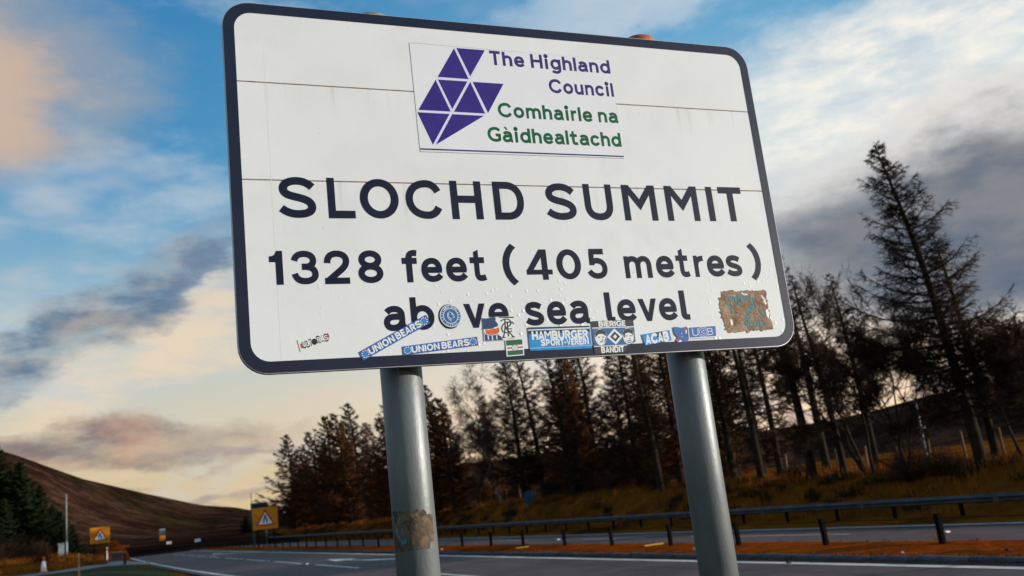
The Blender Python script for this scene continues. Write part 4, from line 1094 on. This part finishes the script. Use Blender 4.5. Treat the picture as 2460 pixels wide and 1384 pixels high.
def nth(i):
    i += 1; return f"{i}{'th' if 10 < i % 100 < 14 else {1: 'st', 2: 'nd', 3: 'rd'}.get(i % 10, 'th')}"
ordw = ['first', 'second', 'third', 'fourth', 'fifth', 'sixth', 'seventh', 'eighth', 'ninth', 'tenth', 'eleventh', 'twelfth', 'thirteenth', 'fourteenth']
RZ = -RAZ   # turns local -x to the left of the picture
T1 = [(26.0, 139.2, 13.4, 7), (25.0, 127.2, 10.4, 5), (26.0, 121.8, 12.0, 6), (26.0, 113.2, 12.9, 5), (25.0, 102.5, 12.0, 6), (27.0, 105.5, 13.4, 7), (25.0, 85.8, 9.5, 6), (26.0, 84.5, 11.7, 5), (26.0, 75.3, 10.6, 7), (25.0, 69.5, 8.7, 5)]
for i, (l, s, h, k) in enumerate(T1):
    plant('larch_tree', LK[k], l, s, h / 10, random.uniform(-.35, .35), f'bare brown larch, {ordw[i]} from the left in the clump beyond the yellow median sign', 'tree', 'larches in the clump left of the nearer pole', wide=1.25)
T2 = [(26.0, 58.5, 10.2, 0), (28.0, 59.7, 10.9, 2), (25.0, 49.4, 8.8, 2), (27.0, 52.0, 9.0, 1), (29.0, 53.5, 10.9, 0), (25.0, 40.1, 9.6, 4), (28.0, 42.8, 10.2, 1), (30.0, 42.3, 11.0, 4)]
for i, (l, s, h, k) in enumerate(T2):
    plant('larch_tree', LK[k], l, s, h / 10, random.uniform(-.35, .35), f'dark bare larch, {ordw[i]} from the left in the row seen between the sign poles', 'tree', 'larches in the row between the sign poles')
T3 = [(27.0, 34.9, 9.8, 8), (25.0, 29.2, 10.6, 9), (29.0, 32.9, 10.6, 8), (26.0, 28.6, 8.0, 9)]
for i, (l, s, h, k) in enumerate(T3):
    plant('larch_tree', LK[k], l, s, h / 10, random.uniform(-.35, .35), f'dark bare larch, {ordw[i]} from the left in the row right of the farther pole', 'tree', 'larches right of the farther pole')
T4 = [(33.0, 66, 9.5, 3), (34.0, 55, 9.0, 1), (33.0, 47, 9.2, 3), (30.5, 88, 11.0, 3), (30.0, 98, 11.5, 1), (29.5, 110, 11.5, 3), (30, 122, 11, 1), (30, 133, 11.5, 0), (31, 76, 9.5, 3), (36, 62, 10, 1), (37, 50, 10, 3)]
T4 += [(28.5, 141, 12.0, 1), (28.5, 128, 11.0, 3), (28.5, 116, 11.5, 1), (28, 93, 10.5, 3), (33, 104, 11.5, 0), (33, 118, 12, 2), (33, 131, 12, 3), (29, 80, 9.5, 1), (31.5, 50.5, 9.5, 1)]
T4 += [(30, 38.5, 9.5, 8), (29.5, 30.5, 8.5, 9), (28.5, 55.5, 9.6, 3), (30.5, 57, 10.4, 2), (28.0, 47.0, 9.2, 0), (30.5, 46.0, 10.2, 3), (29.0, 39.5, 9.4, 2), (31.0, 44.0, 10.4, 1), (27.5, 37.6, 8.8, 8), (29.0, 36.0, 9.2, 2)]
T4.sort(key=lambda q: q[0] / q[1])
for i, (l, s, h, k) in enumerate(T4):
    plant('larch_tree', LK[k], l, s, h / 10, random.uniform(-.9, .9), f'bare larch half hidden in the rear rank, {nth(i)} from the left of that rank', 'tree', 'larches of the rank behind')
plant('larch_tree', BIG, 25.0, 21.5, 1.0, -.10, 'tallest bare larch with wide spreading boughs, standing near the right edge', 'tree', None)
plant('larch_tree', LK[8], 27.0, 22.6, 0.80, .2, 'smaller bare larch with a mossy stem just behind the tallest larch', 'tree', None)
BR = broad_meshes(31, 9.0, 1, 'bark_birch', 'twig_birch', .35, levels=4, dens=.8)
plant('birch_tree', BR, 25.0, 60.1, 1.0, .3, 'slender pale birch with a sunlit white stem, leaning left', 'tree', None, tilt=(0, -.14))
BR2 = broad_meshes(32, 7.5, 1, 'bark', 'twig_birch', .2, levels=4, dens=0.8)
plant('birch_tree', BR2, 27.0, 69.8, 1.0, 0, 'smaller birch with a thin dark stem beside the pale leaning birch', 'tree', None, tilt=(0, -.05))
RW = broad_meshes(33, 7.0, 3, 'bark', 'twig', 0.0, .26, 4, 0.8)
plant('rowan_tree', RW, 25.0, 26.2, 0.95, .5, 'bare forked tree with three stems left of the tallest larch', 'tree', None)
plant('rowan_tree', RW, 24.5, 24.2, 0.80, 2.4, 'lower bare forked tree tucked under the left boughs of the tallest larch', 'tree', None)
RW2 = broad_meshes(34, 5.5, 2, 'bark', 'twig', 0.0, .2, 4, 0.7)
plant('rowan_tree', RW2, 25.0, 20.0, 0.85, .8, 'small bare tree with twin stems right of the tallest larch', 'tree', None, tilt=(0, -.08))
plant('rowan_tree', RW2, 28.0, 21.4, 0.95, 3.0, 'small bare tree at the far right edge behind the fence', 'tree', None)
SPR = [spruce_meshes(41, 10, 4.0, 190), spruce_meshes(42, 8, 3.7, 170)]
for i, (l, s, h, k, txt) in enumerate([(-8.8, 106, 11.2, 0, 'tallest dark spruce at the left edge of the picture'), (-6.6, 104, 9.2, 1, 'dark spruce, second in height at the left edge'), (-5.0, 106, 7.0, 0, 'dark spruce stepping down towards the grey mast'),
                                  (-3.2, 108, 4.4, 1, 'lowest dark spruce directly behind the grey mast'), (-2.2, 110, 3.2, 1, 'small dark spruce right of the grey mast'), (-7.7, 100, 5.6, 1, 'squat dark spruce in front of the tallest spruce at the left edge'), (-9.6, 98, 7.5, 0, 'dark spruce cut by the left edge of the picture'), (-7.6, 111, 8.4, 1, 'dark spruce filling the gap behind the two tallest spruces'), (-5.8, 112, 6.4, 1, 'dark spruce filling the gap behind the third spruce'), (-4.1, 111, 5.2, 0, 'dark spruce peeping out between the third and fourth spruces'), (-8.4, 118, 9.6, 0, 'dark spruce of the rear rank behind the tallest spruce'), (-6.4, 119, 7.6, 1, 'dark spruce of the rear rank behind the second spruce'), (-3.9, 117, 5.0, 1, 'dark spruce of the rear rank behind the grey mast'), (-2.9, 104, 3.0, 0, 'low dark spruce at the foot of the grey mast')]):
    plant('spruce_tree', SPR[k], l, s, h / (10 if k == 0 else 8), i * 1.3, txt, 'tree', 'dark spruces at the left edge')
plant('spruce_tree', SPR[1], 19.9 + 3.2, 168.0, 4.0 / 8, 0, 'lone small dark spruce in the distance left of the yellow median sign', 'tree', None)

SHR = [shrub_mesh(51, 1.2, 1.3, 170, 'shrub'), shrub_mesh(52, 0.9, 1.0, 140, 'shrub')]
def shrub(k, l, s, sc, label, group='shrubs under the roadside trees'):
    o = bpy.data.objects.new('shrub', SHR[k]); COL.objects.link(o); o.location = Vector(W(l, s, float(zg(l, s)) - .05))
    o.scale = (sc, sc, sc * random.uniform(.8, 1.1)); o.rotation_euler[2] = random.uniform(0, 6.2); tag(o, label, 'shrub', group)
shr = [(26.8, 118), (26.5, 108), (26.2, 97), (26, 90), (25.6, 82), (27, 79), (26.6, 72), (28, 66), (27.6, 63), (26.6, 55.5), (27.8, 53), (26.2, 50.5), (27.4, 48), (25.6, 46), (27.0, 44.2), (26.0, 42), (28, 39.5), (26.3, 38)]
shr.sort(key=lambda q: q[0] / q[1])
for i, (l, s) in enumerate(shr):
    shrub(i % 2, l, s, random.uniform(.8, 1.3), f'leafless dark shrub under the roadside larches, {nth(i)} shrub from the left there')
for i, (l, s, sc) in enumerate(((27.6, 33.6, .7), (25.6, 30.4, .6), (24.0, 23.4, .85), (24.2, 22.2, .6))):
    shrub(0, l, s, sc, f'low leafless shrub right of the farther pole, {nth(i)} from the left there', 'low shrubs right of the farther pole')
shrub(1, -3.4, 75, 0.95, 'small round dark shrub standing alone in the left verge grass', None)
for i, (l, s, sc) in enumerate([(-6.6, 92, 1.6), (-8.0, 88, 1.5), (-4.8, 96, 1.2)]):
    shrub(0, l, s, sc, ['bare brownish shrub in the middle before the left spruces', 'bare brownish shrub nearest the left edge before the spruces', 'lower bare brownish shrub before the spruces, nearest the grey mast'][i], 'shrubs by the left spruces')
shrub(0, 25.5, 166, 2.2, 'distant brown bush right of the lone small spruce', None)

# ------------------------------------------------------------------ grass
def grass(name, n, fl, fs, h0, h1, wd, mtl, label, seed, lean=.35):
    r = np.random.default_rng(seed)
    l = r.uniform(*fl, n); s = fs[0] + (fs[1] - fs[0]) * r.uniform(0, 1, n) ** 1.4
    keep = fnoise(l * 2.2, s * 2.2, seed) + r.normal(0, .35, n) > -.25
    l, s = l[keep], s[keep]; n = len(l); nb = 6
    z = zg(l, s); B = Wn(l, s, z - .03)
    hh = r.uniform(h0, h1, n) * (0.75 + .5 * np.clip(fnoise(l * 3, s * 3, seed + 1), -.5, 1))
    V = np.empty((n, nb, 3, 3))
    for b in range(nb):
        a = r.uniform(0, 6.28, n); off = r.normal(0, .09, (n, 3)); off[:, 2] = 0
        d = np.stack([np.cos(a), np.sin(a), np.zeros(n)], 1); ww = wd * r.uniform(.6, 1.3, n)
        tip = B + off + np.array([0, 0, 1.]) * (hh * r.uniform(.6, 1.1, n))[:, None] + d[:, [1, 0, 2]] * (hh * r.normal(0, lean, n))[:, None]
        V[:, b, 0] = B + off + d * ww[:, None]; V[:, b, 1] = B + off - d * ww[:, None]; V[:, b, 2] = tip
    F = np.arange(n * nb * 3).reshape(-1, 3)
    o = bpy.data.objects.new(name, mesh_fast(name, V.reshape(-1, 3), F, mtl)); COL.objects.link(o)
    tag(o, label, 'grass', None, 'stuff')
grass('bank_grass', 26000, (21.6, 31), (8, 130), .15, .55, .014, 'grass_blade', 'rough brown autumn grass covering the bank below the trees', 61)
mat('heather', (0.030, 0.016, 0.010), (0.050, 0.026, 0.012), 1.2, 0.95, c3=(0.022, 0.020, 0.008), spec=0.03)
def heather():
    r = np.random.default_rng(77); P0 = []; P1 = []; R_ = []
    for k in range(260):
        s_ = 9 + 110 * r.uniform() ** 1.5; l_ = 22.3 + 2.6 * r.uniform() ** .8 if r.random() < .7 else r.uniform(25, 31)
        if fnoise(l_ * 1.5, s_ * 1.2, 78) < -.05: continue
        n = 70; a = r.uniform(0, 6.28, n); e = r.uniform(.2, 1.5, n); rad = r.uniform(.25, .6); hh = r.uniform(.25, .5)
        b = W(l_, s_, float(zg(l_, s_)) - .05) + np.stack([r.normal(0, rad * .5, n), r.normal(0, rad * .5, n), np.zeros(n)], 1)
        P0.append(b); P1.append(b + np.stack([np.cos(a) * np.cos(e) * rad * .7, np.sin(a) * np.cos(e) * rad * .7, np.sin(e) * hh], 1)); R_.append(np.full(n, .022))
    C = Twigs(); C.spikes(np.concatenate(P0), np.concatenate(P1), np.concatenate(R_))
    o = bpy.data.objects.new('heather', C.mesh('heather', 'heather')); COL.objects.link(o)
    tag(o, 'dark heather patches scattered over the grassy bank', 'heather', None, 'stuff')
heather()
grass('verge_grass', 9000, (-14, 0.6), (66, 112), .2, .6, .018, 'grass_blade', 'tall orange-brown grass on the left verge', 62)
grass('verge_grass', 5000, (-6, 3.1), (26, 60), .04, .10, .012, 'grass_green', 'short green grass between footpath and road', 63)

# ------------------------------------------------------------------ barriers
def far_barrier():
    lt = 21.2; root = empty('safety_barrier', tuple(W(lt, 20, zg(lt, 20))), 'grey steel safety barrier with a box beam along the far verge', 'barrier')
    def zr(s): return 0.17 + 0.0011 * max(0, s - 16)
    s = -6.0; k = 0; pm = None
    while s < 152:
        L = 4.8; m_ = MB()
        for a, b in ((s + 0.006, s + L - 0.006),):
            prof = [(.045, .115), (.055, .105), (.055, -.105), (.030, -.110), (-.060, -.070), (-.060, -.045), (.010, -.010), (.010, .000), (-.060, .025), (-.060, .040)]
            V = [W(lt + q, t, zr(t) + h) for t in (a, b) for q, h in prof]; n = len(prof)
            m_.add(V, [(i, (i + 1) % n, n + (i + 1) % n, n + i) for i in range(n)] + [tuple(range(n - 1, -1, -1)), tuple(range(n, 2 * n))])
        m_.part('beam', 'rail_steel', root)
        if s < 60:
            m_ = MB(); m_.box(W(lt + .01, s, zr(s) - .015), (.072, .08, .085), ROADAX); m_.part('splice', 'rail_joint', root)
        for t in (s + 1.2, s + 3.6):
            zb = float(zg(lt, t)); m_ = MB(); m_.box(W(lt + .01, t, (zb - .2 + zr(t) - .10) / 2), (.03, .055, (zr(t) - .10 - zb + .2) / 2), ROADAX); m_.part('post', 'steel_dark', root)
        s += L; k += 1
far_barrier()
def median_barrier():
    lt = 12.15; root = empty('median_barrier', tuple(W(lt, 11.4, .06)), 'row of short black steel posts standing in the orange median soil', 'barrier')
    pos = [8.75, 11.5, 14.1, 16.8, 19.4, 22.2, 24.95, 27.75, 30.6, 33.4, 36.3]
    while pos[-1] < 150: pos.append(pos[-1] + 2.85)
    m_ = MB(); A = (RT, FW, UP)
    # Z-section post with a notched head and a soil collar
    m_.box((0, 0, .19), (.035, .045, .23), A); m_.box((0, 0, .435), (.040, .050, .055), A); m_.box((0, 0, .375), (.048, .030, .015), A)
    pm = mesh_from('post', m_.V, m_.F, 'steel_dark')
    cm = MB(); cm.tube((0, 0, -.05), (0, 0, .015), .17, .10, 9); cme = mesh_from('footing', cm.V, cm.F, 'grit')
    for i, s in enumerate(pos):
        o = bpy.data.objects.new('post', pm); COL.objects.link(o); o.parent = root; o.location = Vector(W(lt + (-.06 if i in (2, 7) else 0), s, .055)) - root.location
        o.rotation_euler = (random.uniform(-.03, .03), random.uniform(-.03, .03), random.uniform(-.1, .1))
        if i < 14:
            f = bpy.data.objects.new('footing', cme); COL.objects.link(f); f.parent = root; f.location = o.location
    m_ = MB()
    for a, b in zip(pos[:-1], pos[1:]): m_.tube(W(lt, a, .475), W(lt, b, .475), .006, n=5, cap=False)
    m_.part('cable', 'steel_dark', root)
median_barrier()

# ------------------------------------------------------------------ traffic signs
def board_frame(lat, s, z, yaw):
    c, sn = math.cos(yaw), math.sin(yaw)
    ux = RT * c + FW * sn; nn = -FW * c + RT * sn      # nn faces the camera side
    base = W(lat, s, z)
    return lambda x, y, w=0.0: base + ux * x + UP * y + nn * w
def slab(fr, pts, w0, w1, name, mtl, parent):
    n = len(pts); V = [fr(x, y, w1) for x, y in pts] + [fr(x, y, w0) for x, y in pts]
    F = [tuple(t) for t in ([tuple(range(n))] if n <= 4 else tri_poly([np.array(p) for p in pts]))]
    F += [tuple(i + n for i in reversed(f)) for f in F] + [(i, n + i, n + (i + 1) % n, (i + 1) % n) for i in range(n)]
    return part(name, V, F, mtl, parent)
def rect(x0, x1, y0, y1): return [(x0, y0), (x1, y0), (x1, y1), (x0, y1)]
def merge_sign(lat, s, zb, zc, size, label, yaw=0.0):
    g = float(zb); root = empty('warning_sign', tuple(W(lat, s, g)), label, 'road sign', 'yellow backed lane merge warning signs')
    fr = board_frame(lat, s, zc, yaw); h = size / 2
    bd = slab(fr, rect(-h, h, -h * .86, h * .86), -.02, 0, 'yellow_board', 'ts_yellow', root)
    r = h * .80; tri = [(-r * .98, -r * .72), (r * .98, -r * .72), (0, r * .92)]
    sm = lambda k: [(x * k, (y + r * .17) * k - r * .17) for x, y in tri]
    slab(fr, tri, .001, .006, 'red_triangle', 'ts_red', bd); slab(fr, sm(.72), .007, .010, 'white_triangle', 'ts_white', bd)
    q = r
    sym = [(-.22, -.50), (-.09, -.50), (-.09, -.22), (-.05, -.10), (0, -.02), (.05, -.10), (.09, -.22), (.09, -.50), (.22, -.50), (.22, -.15), (.10, .10), (.08, .36), (-.08, .36), (-.10, .10), (-.22, -.15)]
    slab(fr, [(x * q, y * q) for x, y in sym], .011, .014, 'merge_symbol', 'ts_black', bd)
    for x in (-h * .62, h * .62):
        m_ = MB(); p = fr(x, 0, -.06); m_.tube((p[0], p[1], g - .2), (p[0], p[1], zc + h * .8), .045, n=10); m_.part('post', 'steel_dark', root)
    return root
merge_sign(11.75, 75.1, .06, 2.28, 1.86, 'yellow warning sign with red triangle on two posts in the median')
merge_sign(0.36, 100.0, zg(.36, 100), 2.66, 1.72, 'yellow warning sign with red triangle on the left verge')
def simple_sign(name, lat, s, zb, boards, posts, label, cat='road sign', yaw=0.0, group=None):
    root = empty(name, tuple(W(lat, s, zb)), label, cat, group); fr = board_frame(lat, s, 0, yaw)
    for (x0, x1, z0, z1, mtl) in boards: slab(fr, rect(x0, x1, z0, z1), -.03, 0, 'board', mtl, root)
    for x, zt, r, mtl in posts:
        m_ = MB(); p = fr(x, 0, -.03 - r); m_.tube((p[0], p[1], zb - .2), (p[0], p[1], zt), r, n=9); m_.part('post', mtl, root)
    return root
simple_sign('direction_sign', 13.42, 89.0, -.02, [(-.72, .80, 2.0, 3.85, 'teal_board'), (-.66, .74, 3.42, 3.72, 'ts_black')], [(-.5, 3.7, .05, 'teal_board'), (.55, 3.7, .05, 'teal_board'), (-.62, 4.75, .03, 'wood')], 'dark teal sign board behind the yellow median sign')
simple_sign('roadside_sign', 7.62, 129.8, 0.0, [(-.33, .33, 1.5, 2.22, 'ts_yellow'), (-.36, .36, 2.27, 2.95, 'grey_paint')], [(-.2, 2.9, .05, 'steel_dark'), (.2, 2.9, .05, 'steel_dark')], 'small distant yellow and grey sign at the road bend')
for (l, s, z, txt) in ((8.05, 124.7, 1.17, 'small white chevron plate by the distant yellow and grey sign'), (9.96, 109.6, 1.12, 'small white chevron plate at the far end of the median')):
    simple_sign('marker_plate', l, s, 0.02, [(-.30, .30, z - .16, z + .16, 'ts_white')], [(0, z + .1, .04, 'steel_dark')], txt, 'road sign', 0, 'white marker plates at the road end')
simple_sign('notice_board', 24.6, 54.7, zg(24.6, 54.7), [(-.33, .33, 1.18, 1.90, 'blue_board')], [(-.22, 1.85, .035, 'blue_board'), (.22, 1.85, .035, 'blue_board')], 'small blue board on the bank under the larches')

# mast with cabinet on the left verge
def mast():
    l, s = -2.30, 92.0; g = float(zg(l, s)); root = empty('mast', tuple(W(l, s, g)), 'tall thin grey mast with a cabinet at its foot, left verge', 'mast')
    m_ = MB(); p = W(l, s, g); m_.tube(p - UP * .2, p + UP * 1.3, .10, .10, 12); m_.part('lower_tube', 'grey_paint', root, True)
    m_ = MB(); m_.tube(p + UP * 1.3, p + UP * 6.35 - UP * (g - 0), .065, .05, 12); m_.part('upper_tube', 'grey_paint', root, True)
    m_ = MB(); m_.box(p - RT * .42 + UP * .55, (.24, .16, .62), ROADAX); cb = m_.part('cabinet', 'grey_paint', root)
    m_ = MB(); m_.box(p - RT * .42 + UP * 1.19 - FW * .01, (.27, .19, .02), ROADAX); m_.part('cabinet_lid', 'aluminium', cb)
    m_ = MB(); m_.box(p - RT * .42 + UP * .55 - FW * .168, (.20, .006, .52), ROADAX); m_.part('cabinet_door', 'aluminium', cb)
mast()
def cone():
    l, s = -2.43, 55.0; g = float(zg(l, s)) + .035; root = empty('traffic_cone', tuple(W(l, s, g)), 'red and white traffic cone on the footpath at the left', 'traffic cone')
    p = W(l, s, g)
    m_ = MB(); m_.box(p + UP * .02, (.22, .22, .02), ROADAX); m_.part('base', 'cone_red', root)
    for a, b, mtl, nm in ((.04, .07, 'cone_red', 'band'), (.07, .58, 'seam', 'sleeve'), (.58, .80, 'cone_red', 'tip')):
        m_ = MB(); m_.tube(p + UP * a, p + UP * b, .17 - .165 * a, .17 - .165 * b, 16); m_.part(nm, mtl, root, True)
cone()
def verge_post(l, s, h, r, mtl, band, label, grp):
    g = float(zg(l, s)); root = empty('marker_post', tuple(W(l, s, g)), label, 'post', grp); p = W(l, s, g)
    m_ = MB(); m_.box(p + UP * (h / 2 - .1), (r, r, h / 2 + .1), ROADAX); m_.box(p + UP * (h + .01), (r * .8, r * .8, .02), ROADAX); m_.part('shaft', mtl, root)
    if band: m_ = MB(); m_.box(p + UP * (h - .16), (r * 1.12, r * 1.12, .08), ROADAX); m_.part('reflector', 'reflector', root)
verge_post(-.62, 42, .88, .035, 'wood', False, 'plain thin wooden post nearest the camera on the left verge', 'posts along the left verge')
verge_post(1.63, 66, .95, .09, 'wood_dark', True, 'thick dark wooden post with a red reflector beside the footpath', 'posts along the left verge')
verge_post(.81, 85, 1.02, .05, 'ts_white', True, 'white marker post with a red band below the left yellow sign', 'posts along the left verge')
def grit_bin():
    l, s = 1.5, 84.0; g = float(zg(l, s)); root = empty('grit_bin', tuple(W(l, s, g)), 'black plastic grit bin beside the white marker post', 'grit bin'); p = W(l, s, g)
    m_ = MB(); m_.box(p + UP * .3, (.38, .28, .36), ROADAX); m_.part('tub', 'st_black', root); m_ = MB(); m_.box(p + UP * .69, (.42, .32, .04), ROADAX); m_.part('lid', 'st_grey', root)
grit_bin()

# stock fence behind the trees
def fence(pts, label, h=1.05):
    l0, s0 = pts[0]; root = empty('stock_fence', tuple(W(l0, s0, zg(l0, s0))), label, 'fence', 'post and wire fences behind the trees')
    m_ = MB(); m_.tube((0, 0, -.3), (0, 0, h), .055, .05, 8); m_.tube((0, 0, h), (0, 0, h + .03), .05, .01, 8); pm = mesh_from('post', m_.V, m_.F, 'wood')
    for l, s in pts:
        o = bpy.data.objects.new('post', pm); COL.objects.link(o); o.parent = root; o.location = Vector(W(l, s, zg(l, s))) - root.location
        o.rotation_euler = (random.uniform(-.07, .07), random.uniform(-.07, .07), 0); o.scale = (1, 1, random.uniform(.88, 1.1))
    for zz in (.35, .65, .95):
        m_ = MB()
        for a, b in zip(pts[:-1], pts[1:]): m_.tube(W(*a, zg(*a) + zz), W(*b, zg(*b) + zz), .004, n=4, cap=False)
        m_.part('wire', 'rail_joint', root)
fence([(28.4 + .1 * i, 36.5 - 1.55 * i) for i in range(12)], 'weathered post and wire fence behind the trees at the right')
fence([(27.0 + .25 * i, 64 - 1.9 * i) for i in range(7)], 'post and wire fence seen through the larches between the poles')
def pole_far():
    l, s = 43.65, 41.2; g = float(zg(l, s)); root = empty('utility_pole', tuple(W(l, s, g)), 'slim pale utility pole on the moor behind the right trees', 'pole')
    p = W(l, s, g); m_ = MB(); m_.tube(p - UP * .3, W(l, s, 4.7), .10, .07, 10); m_.part('shaft', 'grey_paint', root, True)
    m_ = MB(); m_.box(W(l, s, 2.95), (.35, .04, .04), ROADAX); m_.part('crossarm', 'grey_paint', root)
pole_far()
# loose things on the median
for (l, s, L, a, txt) in ((11.55, 26.6, .42, .05, 'yellow baton lying on the median soil near the fourth visible post'), (12.0, 19.9, .5, -.08, 'yellow baton lying on the median soil nearest the farther pole')):
    m_ = MB(); c, sn = math.cos(a), math.sin(a); X_ = RT * c + FW * sn
    m_.tube(W(l, s, .115) - X_ * L / 2, W(l, s, .115) + X_ * L / 2, .018, n=8); o = m_.part('baton', 'baton'); tag(o, txt, 'baton', 'yellow batons on the median')
for i, (l, s, r) in enumerate(((11.3, 9.6, .05), (11.35, 17.2, .06), (11.2, 33.0, .05), (10.32, 13.0, .045), (11.0, 11.2, .035))):
    V = [(math.cos(a) * r * random.uniform(.7, 1.2), math.sin(a) * r * random.uniform(.7, 1.2), z) for z in (0, r * .5) for a in np.linspace(0, 6.28, 7)[:-1]] + [(0, 0, r * .8)]
    V = np.array(V) + W(l, s, .085 if l > 10.7 else .004)
    F = [(k, (k + 1) % 6, 6 + (k + 1) % 6, 6 + k) for k in range(6)] + [(6 + k, 6 + (k + 1) % 6, 12) for k in range(6)] + [(5, 4, 3, 2, 1, 0)]
    o = part('stone', V, F, 'stone_litter' if i in (1, 2, 4) else 'grit'); tag(o, ['dark lump of turf on the median soil at the far right', 'pale stone on the median soil right of the second yellow baton', 'pale stone on the median soil behind the nearer pole', 'dark clod lying on the white line by the kerb', 'pale stone close to the kerb at the far right'][i], 'stone', 'loose stones on the median')

def spoil(l0, s0, rl, rs, h, label):
    n = 14; V = []; F = []
    for i in range(n + 1):
        for j in range(n + 1):
            x, y = i / n * 2 - 1, j / n * 2 - 1
            d = max(0, 1 - x * x - y * y); l, s = l0 + x * rl, s0 + y * rs
            V.append(W(l, s, float(zg(l, s)) - .06 + h * d ** .7 * (1 + .3 * float(fnoise(l * 4, s * 4, 71)))))
    for i in range(n):
        for j in range(n): a = i * (n + 1) + j; F.append((a, a + n + 1, a + n + 2, a + 1))
    tag(part('spoil_heap', V, F, 'soil', None, True), label, 'soil heap', 'orange soil heaps at the road end')
spoil(1.7, 122, 1.9, 12, 1.7, 'orange soil heap beside the road just right of the left yellow sign')
spoil(3.9, 172, 3.0, 12, 1.5, 'orange soil heap at the far road end before the small yellow and grey sign')

def clods():
    r = np.random.default_rng(81); C = Twigs(); n = 2600
    s_ = 4 + 70 * r.uniform(0, 1, n) ** 1.6; l_ = np.where(r.random(n) < .35, r.normal(10.95, .07, n), r.uniform(10.95, 13.0, n))
    z_ = np.where(l_ < 10.9, .07, .06); P = Wn(l_, s_, z_); d = r.normal(0, .012, (n, 3)); d[:, 2] = np.abs(d[:, 2]) + .012
    C.spikes(P, P + d, r.uniform(.008, .030, n))
    n = 700; s2 = 4 + 60 * r.uniform(0, 1, n) ** 1.5; l2 = 10.72 - np.abs(r.normal(0, .12, n)); P = Wn(l2, s2, np.full(n, .004)); d = r.normal(0, .010, (n, 3)); d[:, 2] = np.abs(d[:, 2]) * .6 + .008
    C.spikes(P, P + d, r.uniform(.008, .025, n))
    o = bpy.data.objects.new('soil_crumbs', C.mesh('soil_crumbs', 'grit')); COL.objects.link(o); tag(o, 'crumbs of earth and grit scattered on the median and along the kerb', 'soil', None, 'stuff')
clods()
